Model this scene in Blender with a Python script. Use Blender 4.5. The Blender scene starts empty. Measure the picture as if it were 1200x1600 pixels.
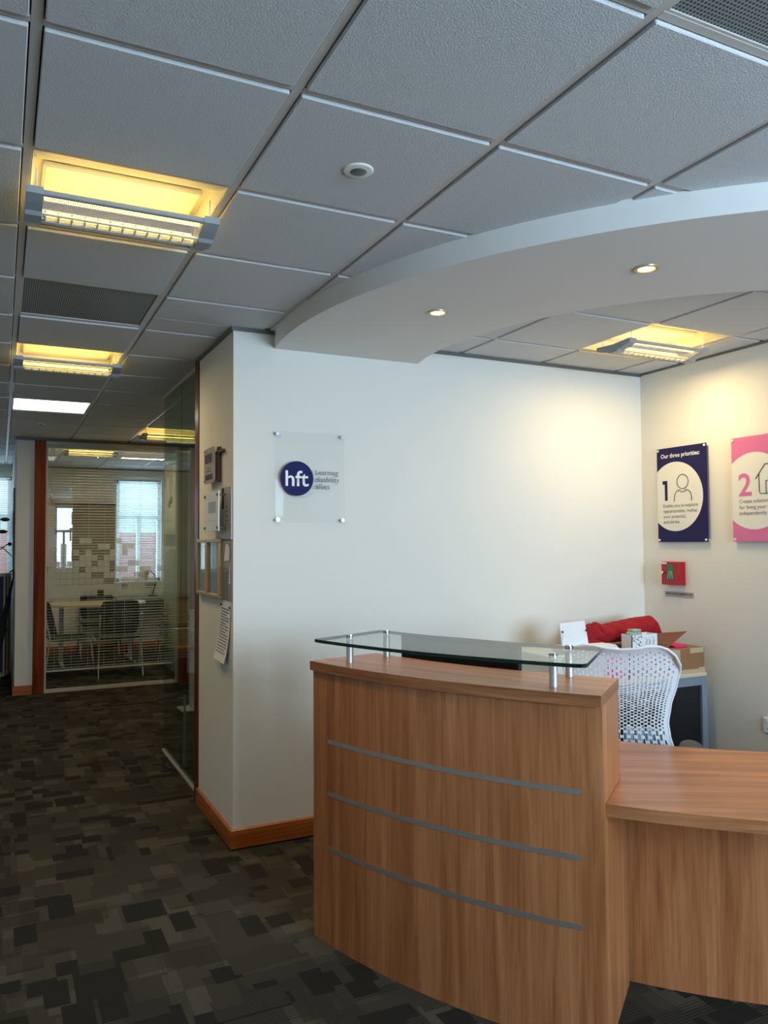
import bpy, bmesh, math, random
from mathutils import Vector, Matrix
random.seed(7)
SC = bpy.context.scene
COL = SC.collection
PI = math.pi
def lin(c):
    return tuple(((v/255)/12.92 if v/255 <= .04045 else ((v/255+.055)/1.055)**2.4) for v in c)

# ------------------------------------------------------------------ camera
F_PX, YAW, PITCH, ROLL = 1226.547, 0.4545942, 0.03977172, -0.0065225
fw = Vector((math.sin(YAW)*math.cos(PITCH), math.cos(YAW)*math.cos(PITCH), math.sin(PITCH)))
rt = Vector((math.cos(YAW), -math.sin(YAW), 0)); up = rt.cross(fw)
r2 = rt*math.cos(ROLL)+up*math.sin(ROLL); u2 = -rt*math.sin(ROLL)+up*math.cos(ROLL)
cd = bpy.data.cameras.new('camera'); cam = bpy.data.objects.new('camera', cd); COL.objects.link(cam)
cd.sensor_fit = 'VERTICAL'; cd.sensor_height = 36; cd.sensor_width = 27; cd.lens = F_PX*36/1600
cd.clip_start = .02; cd.clip_end = 200
m = Matrix((r2, u2, -fw)).transposed().to_4x4(); m.translation = (0, 0, 1.545)
cam.matrix_world = m; SC.camera = cam

# ------------------------------------------------------------------ world, daylight, exposure
w = bpy.data.worlds.new('sky'); SC.world = w; w.use_nodes = True
bg = w.node_tree.nodes['Background']; bg.inputs[0].default_value = (.62, .87, 1, 1); bg.inputs[1].default_value = 2.6
SC.view_settings.view_transform = 'Standard'; SC.view_settings.look = 'None'
SC.view_settings.gamma = 1; SC.view_settings.use_curve_mapping = False
SC.view_settings.exposure = -0.32
try:
    SC.cycles.use_denoising = True
    SC.cycles.max_bounces = 10; SC.cycles.diffuse_bounces = 5; SC.cycles.transparent_max_bounces = 24
    SC.cycles.sample_clamp_indirect = 6
    SC.cycles.caustics_reflective = False; SC.cycles.caustics_refractive = False
except Exception: pass
def area(name, loc, direction, sx, sy, power, color):
    l = bpy.data.lights.new(name, 'AREA'); l.shape = 'RECTANGLE'; l.size = sx; l.size_y = sy; l.energy = power; l.color = color
    o = bpy.data.objects.new(name, l); COL.objects.link(o); o.location = loc
    o.rotation_euler = Vector(direction).to_track_quat('-Z', 'Y').to_euler(); return o
DAY = (.57, .785, 1.0)
area('daylight_window_near', (2.39, -2.62, 1.72), (0, 1, 0.1), 2.4, 1.5, 335, DAY)      # through the windows behind the camera
area('daylight_window_far', (1.87, 12.45, 1.75), (0, -1, -.1), .6, 1.4, 26, DAY)        # through the far windows
area('daylight_window_corridor', (-.6, 12.45, 1.75), (0, -1, -.1), 1.4, 1.4, 30, DAY)
WARM = (1.0, .76, .36)

# ------------------------------------------------------------------ materials
MATS = {}
def newmat(name):
    mt = bpy.data.materials.new(name); mt.use_nodes = True; nt = mt.node_tree
    return mt, nt, nt.nodes['Principled BSDF']
def N(nt, t, **kw):
    n = nt.nodes.new(t)
    for k, v in kw.items(): setattr(n, k, v)
    return n
def plain(name, rgb, rough=.5, metal=0, spec=.5, emit=0, ecol=None, noise=0, bump=0, bscale=200):
    mt, nt, b = newmat(name); c = lin(rgb)+(1,)
    b.inputs['Base Color'].default_value = c; b.inputs['Roughness'].default_value = rough
    b.inputs['Metallic'].default_value = metal; b.inputs['Specular IOR Level'].default_value = spec
    if emit:
        b.inputs['Emission Color'].default_value = (lin(ecol) if ecol else c[:3])+(1,); b.inputs['Emission Strength'].default_value = emit
    geo = N(nt, 'ShaderNodeNewGeometry')
    if noise:
        t = N(nt, 'ShaderNodeTexNoise'); t.inputs['Scale'].default_value = 3; t.inputs['Detail'].default_value = 5
        nt.links.new(geo.outputs['Position'], t.inputs['Vector'])
        mx = N(nt, 'ShaderNodeMix', data_type='RGBA'); mx.inputs['A'].default_value = tuple(v*(1-noise) for v in c[:3])+(1,)
        mx.inputs['B'].default_value = tuple(min(1, v*(1+noise)) for v in c[:3])+(1,)
        nt.links.new(t.outputs['Fac'], mx.inputs['Factor']); nt.links.new(mx.outputs['Result'], b.inputs['Base Color'])
    if bump:
        t = N(nt, 'ShaderNodeTexNoise'); t.inputs['Scale'].default_value = bscale; t.inputs['Detail'].default_value = 2
        nt.links.new(geo.outputs['Position'], t.inputs['Vector'])
        bp = N(nt, 'ShaderNodeBump'); bp.inputs['Strength'].default_value = bump; bp.inputs['Distance'].default_value = .003
        nt.links.new(t.outputs['Fac'], bp.inputs['Height']); nt.links.new(bp.outputs['Normal'], b.inputs['Normal'])
    MATS[name] = mt; return mt
def wood(name, dark, mid, light, rough=.38, fine=1.0, coat=0, spec=.5):
    mt, nt, b = newmat(name); b.inputs['Specular IOR Level'].default_value = spec
    uv = N(nt, 'ShaderNodeUVMap', uv_map='UVMap')
    mp = N(nt, 'ShaderNodeMapping'); mp.inputs['Scale'].default_value = (16*fine, .9*fine, 1)
    nt.links.new(uv.outputs['UV'], mp.inputs['Vector'])
    n1 = N(nt, 'ShaderNodeTexNoise'); n1.inputs['Scale'].default_value = 1; n1.inputs['Detail'].default_value = 3; n1.inputs['Distortion'].default_value = .6
    nt.links.new(mp.outputs['Vector'], n1.inputs['Vector'])
    mp2 = N(nt, 'ShaderNodeMapping'); mp2.inputs['Scale'].default_value = (130*fine, 3.2*fine, 1)
    nt.links.new(uv.outputs['UV'], mp2.inputs['Vector'])
    n2 = N(nt, 'ShaderNodeTexNoise'); n2.inputs['Scale'].default_value = 1; n2.inputs['Detail'].default_value = 4; n2.inputs['Distortion'].default_value = .8
    nt.links.new(mp2.outputs['Vector'], n2.inputs['Vector'])
    md = N(nt, 'ShaderNodeMath', operation='MULTIPLY'); md.inputs[1].default_value = .38
    nt.links.new(n2.outputs['Fac'], md.inputs[0])
    ma = N(nt, 'ShaderNodeMath', operation='MULTIPLY_ADD'); ma.inputs[1].default_value = .62
    nt.links.new(n1.outputs['Fac'], ma.inputs[0]); nt.links.new(md.outputs[0], ma.inputs[2])
    cr = N(nt, 'ShaderNodeValToRGB'); e = cr.color_ramp.elements
    e[0].position = .34; e[0].color = lin(dark)+(1,); e[1].position = .66; e[1].color = lin(light)+(1,)
    k = e.new(.5); k.color = lin(mid)+(1,)
    nt.links.new(ma.outputs[0], cr.inputs['Fac']); nt.links.new(cr.outputs['Color'], b.inputs['Base Color'])
    b.inputs['Roughness'].default_value = rough; b.inputs['Coat Weight'].default_value = coat; b.inputs['Coat Roughness'].default_value = .15
    MATS[name] = mt; return mt
def thin_glass(name, tint, rough=0.0, ior=1.5):
    """A pane: light passes straight through, tinted, with a Fresnel mirror on top."""
    mt = bpy.data.materials.new(name); mt.use_nodes = True; nt = mt.node_tree; nt.nodes.clear()
    out = N(nt, 'ShaderNodeOutputMaterial'); tr = N(nt, 'ShaderNodeBsdfTransparent'); gl = N(nt, 'ShaderNodeBsdfGlossy')
    tr.inputs['Color'].default_value = tint+(1,); gl.inputs['Roughness'].default_value = rough
    fr = N(nt, 'ShaderNodeFresnel'); fr.inputs['IOR'].default_value = ior
    geo = N(nt, 'ShaderNodeNewGeometry'); 
    mxi = N(nt, 'ShaderNodeMix', data_type='FLOAT'); mxi.inputs['A'].default_value = ior; mxi.inputs['B'].default_value = ior
    mix = N(nt, 'ShaderNodeMixShader')
    nt.links.new(fr.outputs[0], mix.inputs[0]); nt.links.new(tr.outputs[0], mix.inputs[1]); nt.links.new(gl.outputs[0], mix.inputs[2])
    # back faces of a slab see the same Fresnel as front faces
    inv = N(nt, 'ShaderNodeVectorMath', operation='SCALE'); inv.inputs['Scale'].default_value = -1
    nt.links.new(geo.outputs['Normal'], inv.inputs[0])
    nt.nodes.remove(mxi); nt.nodes.remove(inv)
    # Fresnel node flips the ior on back faces, so feed it the reciprocal there
    rc = N(nt, 'ShaderNodeMix', data_type='FLOAT'); rc.inputs['A'].default_value = ior; rc.inputs['B'].default_value = 1/ior
    nt.links.new(geo.outputs['Backfacing'], rc.inputs['Factor']); nt.links.new(rc.outputs['Result'], fr.inputs['IOR'])
    nt.links.new(mix.outputs[0], out.inputs[0]); MATS[name] = mt; return mt
def perforated(name, rgb, pitch, fill, metal=0.0, rough=.4, axes='XY', hole=None):
    """Sheet with a regular grid of punched holes; holes let light through or show the dark void."""
    mt, nt, b = newmat(name); b.inputs['Base Color'].default_value = lin(rgb)+(1,); b.inputs['Metallic'].default_value = metal; b.inputs['Roughness'].default_value = rough
    geo = N(nt, 'ShaderNodeNewGeometry'); sp = N(nt, 'ShaderNodeSeparateXYZ'); nt.links.new(geo.outputs['Position'], sp.inputs[0])
    sq = []
    for k, ax in enumerate(axes):
        a = N(nt, 'ShaderNodeMath', operation='MULTIPLY'); a.inputs[1].default_value = 2*PI/pitch
        nt.links.new(sp.outputs['XYZ'.index(ax)], a.inputs[0])
        s = N(nt, 'ShaderNodeMath', operation='SINE'); nt.links.new(a.outputs[0], s.inputs[0]); sq.append(s)
    ad = N(nt, 'ShaderNodeMath', operation='ADD'); nt.links.new(sq[0].outputs[0], ad.inputs[0]); nt.links.new(sq[-1].outputs[0], ad.inputs[1])
    gt = N(nt, 'ShaderNodeMath', operation='GREATER_THAN'); gt.inputs[1].default_value = fill; nt.links.new(ad.outputs[0], gt.inputs[0])
    out = nt.nodes['Material Output']; mix = N(nt, 'ShaderNodeMixShader'); nt.links.new(gt.outputs[0], mix.inputs[0]); nt.links.new(b.outputs[0], mix.inputs[1])
    if hole:
        h = N(nt, 'ShaderNodeBsdfDiffuse'); h.inputs['Color'].default_value = lin(hole)+(1,)
    else:
        h = N(nt, 'ShaderNodeBsdfTransparent')
    nt.links.new(h.outputs[0], mix.inputs[2]); nt.links.new(mix.outputs[0], out.inputs[0]); MATS[name] = mt; return mt

plain('wall_paint', (228, 226, 218), .75, noise=.02, bump=.08, bscale=120)
plain('soffit_paint', (226, 224, 220), .7, bump=.05, bscale=120)
plain('tile_white', (208, 209, 210), .9, bump=.5, bscale=210)
plain('runner_grey', (204, 197, 190), .42)
plain('trim_grey', (98, 101, 100), .5)
plain('plenum', (70, 70, 70), .9)
plain('white_metal', (225, 224, 220), .4)
plain('louver_white', (238, 236, 226), .55)
plain('grey_metal', (158, 164, 168), .45, .1)
plain('silver', (205, 206, 208), .42, .85)
plain('strip_metal', (192, 188, 180), .42, .85)
plain('chrome', (215, 217, 220), .12, 1)
plain('black_plastic', (16, 16, 18), .5, 0, .3)
plain('black_fabric', (26, 26, 28), .85, bump=.3, bscale=400)
plain('navy', (30, 27, 78), .5, 0, .2)
plain('navy_disc', (16, 18, 84), .5, 0, .15)
plain('pink_print', (214, 112, 158), .35)
plain('board_white', (228, 226, 215), .35)
plain('ink', (50, 48, 66), .5)
plain('ink_dark', (26, 24, 48), .5)
plain('white_ink', (240, 240, 240), .5)
plain('red_paint', (168, 12, 30), .35)
plain('green_print', (48, 110, 78), .5)
plain('paper', (238, 238, 242), .8)
plain('paper_grey', (170, 160, 150), .35)
plain('pink_paper', (240, 30, 110), .7)
plain('red_cloth', (152, 6, 24), .9, noise=.25, bump=.5, bscale=60)
plain('card', (150, 106, 68), .8, noise=.08)
plain('card_dark', (128, 78, 50), .85)
plain('tape', (196, 170, 140), .25)
plain('cream_top', (212, 194, 164), .6)
plain('tambour', (24, 22, 24), .5)
plain('cabinet_grey', (128, 136, 148), .5)
plain('chair_white', (222, 226, 230), .42)
plain('chair_grey', (70, 72, 74), .6)
plain('pad_pale', (176, 190, 204), .5)
plain('gold_frame', (192, 174, 132), .35, .4)
plain('brown_wood', (92, 56, 38), .5)
plain('screen_blue', (62, 82, 108), .85, bump=.3, bscale=400)
plain('table_top', (208, 190, 158), .35)
plain('blind_white', (222, 224, 222), .5)
plain('upvc', (232, 236, 240), .4)
plain('brick_red', (176, 92, 84), .85)
plain('stone_pale', (226, 222, 216), .8)
plain('leaf_red', (96, 44, 48), .5)
plain('pinboard', (158, 150, 134), .8)
plain('dark_red_rail', (86, 36, 30), .5)
plain('sanitiser', (190, 206, 210), .2)
plain('frost', (196, 208, 206), .9)
plain('mint', (150, 178, 160), .7)
plain('tube_lamp', (255, 226, 150), .5, emit=19, ecol=(255, 214, 108))
plain('led_panel', (255, 255, 250), .5, emit=5, ecol=(255, 252, 236))
plain('halogen', (255, 214, 150), .5, emit=26, ecol=(255, 205, 135))
wood('desk_wood', (142, 84, 48), (170, 108, 66), (192, 130, 86), .36, 1.25, coat=.1)
wood('desk_edge', (112, 66, 38), (158, 100, 62), (190, 130, 86), .4, 1.2)
wood('skirting', (128, 62, 20), (176, 98, 40), (200, 122, 58), .3, .8, .3)
wood('mahogany', (88, 28, 2), (132, 58, 8), (168, 84, 20), .5, .5, 0, .15)
wood('frame_dark_wood', (58, 16, 8), (92, 30, 16), (120, 44, 24), .35, .7, .2)
thin_glass('pane_green', (.80, .90, .84))
thin_glass('pane_clear', (.95, .975, .965))
thin_glass('acrylic', (.98, .985, .985), 0, 1.16)
thin_glass('shelf_glass', (.86, .95, .91), 0, 1.33)
thin_glass('shelf_under', (.98, .995, .99), 0, 1.03)
plain('glass_edge', (2, 34, 25), .12, 0, .3)
perforated('perforated_plate', (206, 200, 204), .0052, .85, 0, .5)
perforated('grille_plate', (150, 156, 158), .0105, .55, .3, .45, hole=(66, 72, 74))
perforated('grille_plate_dark', (152, 154, 150), .009, .1, .2, .45, 'X', hole=(116, 118, 114))

def carpet():
    mt, nt, b = newmat('carpet'); b.inputs['Roughness'].default_value = .95; b.inputs['Specular IOR Level'].default_value = .1
    geo = N(nt, 'ShaderNodeNewGeometry'); pos = geo.outputs['Position']
    def cell(sx, sy, ox, oy):
        mp = N(nt, 'ShaderNodeMapping'); mp.inputs['Location'].default_value = (ox, oy, 0); mp.inputs['Scale'].default_value = (1/sx, 1/sy, 0)
        nt.links.new(pos, mp.inputs['Vector'])
        fl = N(nt, 'ShaderNodeVectorMath', operation='FLOOR'); nt.links.new(mp.outputs[0], fl.inputs[0])
        wn = N(nt, 'ShaderNodeTexWhiteNoise', noise_dimensions='3D'); nt.links.new(fl.outputs[0], wn.inputs['Vector']); return wn.outputs['Value']
    def gt(v, t):
        n = N(nt, 'ShaderNodeMath', operation='GREATER_THAN'); n.inputs[1].default_value = t; nt.links.new(v, n.inputs[0]); return n.outputs[0]
    def mix(f, a, bb):
        n = N(nt, 'ShaderNodeMix', data_type='RGBA')
        for s, v in (('Factor', f), ('A', a), ('B', bb)):
            if isinstance(v, tuple): n.inputs[s].default_value = v
            else: nt.links.new(v, n.inputs[s])
        return n.outputs['Result']
    base, lt, dk, md = [lin(c)+(1,) for c in ((67, 63, 54), (85, 80, 70), (45, 43, 39), (74, 70, 60))]
    c = mix(gt(cell(.2, .125, .1, .3), .55), base, md)
    c = mix(gt(cell(.1, .2, .37, .2), .78), c, lt)
    c = mix(gt(cell(.125, .083, .71, .55), .80), c, lt)
    c = mix(gt(cell(.1, .1, .0, .0), .88), c, dk)
    c = mix(gt(cell(.083, .167, .2, .6), .90), c, dk)
    c = mix(gt(cell(.167, .083, .5, .1), .92), c, dk)
    c = mix(gt(cell(.125, .125, .8, .4), .80), c, base)
    # ribbed blocks
    rib = gt(cell(.167, .167, .45, .15), .45)
    sp = N(nt, 'ShaderNodeSeparateXYZ'); nt.links.new(pos, sp.inputs[0])
    a = N(nt, 'ShaderNodeMath', operation='MULTIPLY'); a.inputs[1].default_value = 2*PI/.0125; nt.links.new(sp.outputs['Y'], a.inputs[0])
    s = N(nt, 'ShaderNodeMath', operation='SINE'); nt.links.new(a.outputs[0], s.inputs[0])
    st = gt(s.outputs[0], .1)
    rr = N(nt, 'ShaderNodeMath', operation='MULTIPLY'); nt.links.new(rib, rr.inputs[0]); nt.links.new(st, rr.inputs[1])
    rs = N(nt, 'ShaderNodeMath', operation='MULTIPLY'); rs.inputs[1].default_value = .75; nt.links.new(rr.outputs[0], rs.inputs[0])
    c = mix(rs.outputs[0], c, dk)
    nz = N(nt, 'ShaderNodeTexNoise'); nz.inputs['Scale'].default_value = 420; nz.inputs['Detail'].default_value = 2; nt.links.new(pos, nz.inputs['Vector'])
    mr = N(nt, 'ShaderNodeMapRange'); mr.inputs['To Min'].default_value = .55; mr.inputs['To Max'].default_value = 1.35; nt.links.new(nz.outputs['Fac'], mr.inputs['Value'])
    mu = N(nt, 'ShaderNodeVectorMath', operation='SCALE'); nt.links.new(c, mu.inputs[0]); nt.links.new(mr.outputs[0], mu.inputs['Scale'])
    nt.links.new(mu.outputs[0], b.inputs['Base Color'])
    bp = N(nt, 'ShaderNodeBump'); bp.inputs['Strength'].default_value = .6; bp.inputs['Distance'].default_value = .004
    nt.links.new(nz.outputs['Fac'], bp.inputs['Height']); nt.links.new(bp.outputs['Normal'], b.inputs['Normal'])
    MATS['carpet'] = mt
carpet()

# ------------------------------------------------------------------ mesh builder
class MB:
    def __init__(s): s.v = []; s.f = []; s.m = []; s.uv = []
    def add(s, pts, faces, mi=0, uvs=None, grain=None):
        o = len(s.v); s.v += [tuple(p) for p in pts]
        for k, fc in enumerate(faces):
            s.f.append([o+i for i in fc]); s.m.append(mi if not isinstance(mi, (list, tuple)) else mi[k])
            if uvs: s.uv.append([uvs[i] for i in fc])
            else:
                g = 2 if grain is None else grain; a = [k2 for k2 in range(3) if k2 != g]
                P = [pts[i] for i in fc]
                sp = [max(p[x] for p in P)-min(p[x] for p in P) for x in a]
                ax = a[0] if sp[0] >= sp[1] else a[1]
                s.uv.append([(p[ax]+.37*p[a[0] if ax == a[1] else a[1]], p[g]) for p in P])
        return s
    def box(s, x0, x1, y0, y1, z0, z1, mi=0, b=0.0, grain=None):
        x0, x1 = sorted((x0, x1)); y0, y1 = sorted((y0, y1)); z0, z1 = sorted((z0, z1))
        b = min(b, .45*min(x1-x0, y1-y0, z1-z0))
        if b <= 0:
            P = [(x, y, z) for z in (z0, z1) for y in (y0, y1) for x in (x0, x1)]
            return s.add(P, [(0, 2, 3, 1), (4, 5, 7, 6), (0, 1, 5, 4), (2, 6, 7, 3), (0, 4, 6, 2), (1, 3, 7, 5)], mi, None, grain)
        bm = bmesh.new(); bmesh.ops.create_cube(bm, size=1)
        for v in bm.verts: v.co = ((x0+x1)/2+v.co.x*(x1-x0), (y0+y1)/2+v.co.y*(y1-y0), (z0+z1)/2+v.co.z*(z1-z0))
        bmesh.ops.bevel(bm, geom=bm.edges[:], offset=b, segments=1, affect='EDGES', profile=.5)
        bm.verts.index_update(); P = [tuple(v.co) for v in bm.verts]; Fc = [[v.index for v in f.verts] for f in bm.faces]; bm.free()
        return s.add(P, Fc, mi, None, grain)
    def prism(s, poly, z0, z1, mi=0, ms=None, bevel=0):
        """poly counter-clockwise in xy"""
        n = len(poly); ms = mi if ms is None else ms
        P = [(x, y, z0) for x, y in poly]+[(x, y, z1) for x, y in poly]
        s.add(P, [list(range(n))[::-1], list(range(n, 2*n))], mi)
        s.add(P, [(i, (i+1) % n, n+(i+1) % n, n+i) for i in range(n)], ms); return s
    def tube(s, pts, r, n=8, mi=0, cap=True):
        pts = [Vector(p) for p in pts]; R = r if isinstance(r, (list, tuple)) else [r]*len(pts)
        rings = []; prev = None
        for i, p in enumerate(pts):
            d = (pts[min(i+1, len(pts)-1)]-pts[max(i-1, 0)]).normalized()
            if prev is None:
                a = d.orthogonal().normalized()
            else:
                a = (prev-d*prev.dot(d)); a = a.normalized() if a.length > 1e-6 else d.orthogonal().normalized()
            prev = a; b = d.cross(a)
            rings.append([p+(a*math.cos(2*PI*k/n)+b*math.sin(2*PI*k/n))*R[i] for k in range(n)])
        P = [tuple(q) for rg in rings for q in rg]; Fc = []
        for i in range(len(pts)-1):
            for k in range(n): Fc.append((i*n+k, i*n+(k+1) % n, (i+1)*n+(k+1) % n, (i+1)*n+k))
        if cap: Fc += [list(range(n))[::-1], [(len(pts)-1)*n+k for k in range(n)]]
        return s.add(P, Fc, mi)
    def cyl(s, x, y, z0, z1, r, n=20, mi=0): return s.tube([(x, y, z0), (x, y, z1)], r, n, mi)
    def lathe(s, x, y, prof, n=20, mi=0):
        P = [(x+r*math.cos(2*PI*k/n), y+r*math.sin(2*PI*k/n), z) for r, z in prof for k in range(n)]
        Fc = [(i*n+k, i*n+(k+1) % n, (i+1)*n+(k+1) % n, (i+1)*n+k) for i in range(len(prof)-1) for k in range(n)]
        Fc += [list(range(n))[::-1], [(len(prof)-1)*n+k for k in range(n)]]
        return s.add(P, Fc, mi)
    def ball(s, c, rx, ry, rz, n=12, mi=0, f=None):
        P = []; Fc = []
        for i in range(n+1):
            th = PI*i/n
            for k in range(2*n):
                ph = PI*k/n; d = Vector((math.sin(th)*math.cos(ph), math.sin(th)*math.sin(ph), math.cos(th)))
                q = f(d) if f else 1
                P.append((c[0]+d.x*rx*q, c[1]+d.y*ry*q, c[2]+d.z*rz*q))
        for i in range(n):
            for k in range(2*n): Fc.append((i*2*n+k, (i+1)*2*n+k, (i+1)*2*n+(k+1) % (2*n), i*2*n+(k+1) % (2*n)))
        return s.add(P, Fc, mi)
    def arc(s, c, r0, r1, a0, a1, z0, z1, n=48, mi=(0, 0, 0), ends=0, grain=None):
        """ring sector; materials (top/bottom, curved faces, ends); uv: curved = (arc, z), flat = (r, arc)"""
        A = [math.radians(a0+(a1-a0)*i/n) for i in range(n+1)]
        def q(r, a, z): return (c[0]+r*math.cos(a), c[1]+r*math.sin(a), z)
        for r, flip in ((r1, 0), (r0, 1)):
            P = [q(r, a, z) for a in A for z in (z0, z1)]; U = [(r1*a, z) for a in A for z in (z0, z1)]
            if mi[1] == 'edge': U = [(z, r1*a) for a in A for z in (z0, z1)]
            Fc = [(2*i, 2*i+2, 2*i+3, 2*i+1) for i in range(n)]
            if flip: Fc = [f[::-1] for f in Fc]
            s.add(P, Fc, mi[3] if mi[1] == 'edge' else mi[1], U)
        for z, flip in ((z1, 0), (z0, 1)):
            P = [q(r, a, z) for a in A for r in (r0, r1)]; U = [(r, r1*a) for a in A for r in (r0, r1)]
            if grain is not None: g = math.radians(grain); U = [(p[0]*math.cos(g)+p[1]*math.sin(g), p[1]*math.cos(g)-p[0]*math.sin(g)) for p in P]
            Fc = [(2*i, 2*i+1, 2*i+3, 2*i+2) for i in range(n)]
            if flip: Fc = [f[::-1] for f in Fc]
            s.add(P, Fc, mi[0], U)
        for a, flip in ((A[0], 0), (A[-1], 1)):
            P = [q(r0, a, z0), q(r1, a, z0), q(r1, a, z1), q(r0, a, z1)]
            U = [(r0, z0), (r1, z0), (r1, z1), (r0, z1)]
            if ends: U = [(y, x) for x, y in U]
            s.add(P, [(0, 1, 2, 3) if not flip else (3, 2, 1, 0)], mi[2], U)
        return s
    def mesh(s, name, mats, origin=(0, 0, 0), smooth=True):
        me = bpy.data.meshes.new(name); ox, oy, oz = origin
        me.from_pydata([(x-ox, y-oy, z-oz) for x, y, z in s.v], [], s.f)
        for mt in ([mats] if isinstance(mats, str) else mats): me.materials.append(MATS[mt])
        me.polygons.foreach_set('material_index', s.m)
        ul = me.uv_layers.new(name='UVMap'); ul.data.foreach_set('uv', [c for f in s.uv for p in f for c in p])
        if smooth:
            me.polygons.foreach_set('use_smooth', [True]*len(me.polygons))
            try: me.set_sharp_from_angle(angle=math.radians(35))
            except Exception: pass
        me.update(); return me
ORIG = {}
def link(name, data, parent=None, loc=None):
    o = bpy.data.objects.new(name, data); COL.objects.link(o)
    if parent is not None: o.parent = parent
    if loc is not None: o.location = loc
    return o
def tag(o, label=None, cat=None, group=None, kind=None):
    for k, v in (('label', label), ('category', cat), ('group', group), ('kind', kind)):
        if v: o[k] = v
    return o
def thing(name, label, cat, loc=(0, 0, 0), rz=0, group=None):
    o = link(name, None, loc=loc); o.rotation_euler = (0, 0, rz); o.empty_display_size = .1
    ORIG[o] = Vector(loc) if rz == 0 else Vector((0, 0, 0)); return tag(o, label, cat, group)
def part(name, mb, mats, parent, label=None, kind=None, smooth=True):
    """a part given in world coordinates (or in the thing's own frame when the thing is turned)"""
    org = ORIG[parent]; o = link(name, mb.mesh(name, mats, org, smooth), parent); ORIG[o] = org
    return tag(o, label, None, None, kind)
def solo(name, mb, mats, label=None, cat=None, group=None, kind=None, loc=None):
    if loc is None:
        n = len(mb.v); loc = (sum(v[0] for v in mb.v)/n, sum(v[1] for v in mb.v)/n, min(v[2] for v in mb.v))
        if kind == 'structure': loc = (0, 0, 0)
    o = link(name, mb.mesh(name, mats, loc), None, loc); ORIG[o] = Vector(loc); return tag(o, label, cat, group, kind)
def struct(name, mb, mats, label=None): return solo(name, mb, mats, label, None, None, 'structure')
def copy_tree(o, loc=None, label=None, parent=None):
    c = o.copy(); COL.objects.link(c)
    if parent: c.parent = parent
    if loc is not None: c.location = loc
    if label: c['label'] = label
    ORIG[c] = ORIG.get(o, Vector())
    for ch in list(o.children): copy_tree(ch, parent=c)
    return c
def text(name, s, parent, mat, origin, ex, ez, width=None, height=None, bold=0.0, depth=.0006, align='LEFT', label=None):
    """lettering as a thin mesh: ex = reading direction, ez = up; scaled to width (m) or cap height (m)"""
    cu = bpy.data.curves.new('lettering_curve', 'FONT'); cu.body = s; cu.size = 1; cu.offset = bold; cu.resolution_u = 3
    cu.extrude = 0; cu.fill_mode = 'FRONT'
    to = bpy.data.objects.new('lettering_tmp', cu); COL.objects.link(to)
    dg = bpy.context.evaluated_depsgraph_get(); dg.update()
    me = bpy.data.meshes.new_from_object(to.evaluated_get(dg)); bpy.data.objects.remove(to)
    xs = [v.co.x for v in me.vertices]; ys = [v.co.y for v in me.vertices]
    k = width/(max(xs)-min(xs)) if width else height/max(ys)
    if width and height: ky = height/max(ys)
    else: ky = k
    x0 = min(xs); org = Vector(origin)-ORIG[parent]; ex = Vector(ex); ez = Vector(ez); n = ex.cross(ez)
    for v in me.vertices: v.co = org+ex*((v.co.x-x0)*k)+ez*(v.co.y*ky)+n*depth
    me.materials.clear(); me.materials.append(MATS[mat]); me.name = name
    o = link(name, me, parent); ORIG[o] = ORIG[parent]; return tag(o, label)

# ------------------------------------------------------------------ layout constants (metres)
CEIL = 2.686; T = .6; GX, GY = .0581, 1.8216          # ceiling grid node (0, 0)
FW = 3.98; RW = 3.884; CX = 1.079                      # front wall, right wall, wall corner
SOF = (3.785, 3.575)                                   # centre of the curved soffit and of the desk
def gx(i): return GX+i*T
def gy(j): return GY+j*T

# ------------------------------------------------------------------ shell
mb = MB(); mb.box(-2.4, 4.4, -2.6, 12.5, -.08, -.006); floor = struct('floor', mb, 'carpet')
# carpet tiles, 0.5 m, children of the floor
ct = MB(); ct.box(-.2498, .2498, -.2498, .2498, -.006, 0, 0, .0005); ctm = ct.mesh('carpet_tile', 'carpet')
def carpet_tile(x, y): link('carpet_tile', ctm, floor, (x, y, 0))
for i in range(-2, 9):
    for j in range(2, 24):
        x, y = -.2+i*.5, .1+j*.5
        if x > CX+.2 and FW+.1 < y < 4.6: continue
        if x > 2.6 and y > 4.5: continue
        carpet_tile(x, y)

mb = MB(); mb.box(CX, 4.2, FW, 4.75, 0, CEIL+.1); struct('wall_front', mb, 'wall_paint')
mb = MB(); mb.box(RW, RW+.15, -2.6, FW, 0, CEIL+.1); struct('wall_right', mb, 'wall_paint')
mb = MB()
for x0, x1 in ((-2.4, 1.18), (3.6, 4.1)): mb.box(x0, x1, -2.6, -2.4, 0, CEIL+.1)
mb.box(-2.4, 4.1, -2.6, -2.4, 0, .95); mb.box(-2.4, 4.1, -2.6, -2.4, 2.5, CEIL+.1); struct('wall_back', mb, 'wall_paint')
W = link('window_4', None); tag(W, None, None, None, 'structure'); ORIG[W] = Vector()
mb = MB(); mb.box(1.18, 3.6, -2.56, -2.50, .95, 1.0); mb.box(1.18, 3.6, -2.56, -2.50, 2.45, 2.5); mb.box(1.18, 3.6, -2.56, -2.50, 1.86, 1.92)
for x in (1.18, 1.36, 2.36, 3.55): mb.box(x, x+.05, -2.56, -2.50, .95, 2.5 if x != 1.36 else 1.86)
part('window_frame', mb, 'upvc', W)
mb = MB(); mb.box(-2.4, -2.25, -2.6, 12.5, 0, CEIL+.1); struct('wall_left', mb, 'wall_paint')
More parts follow.
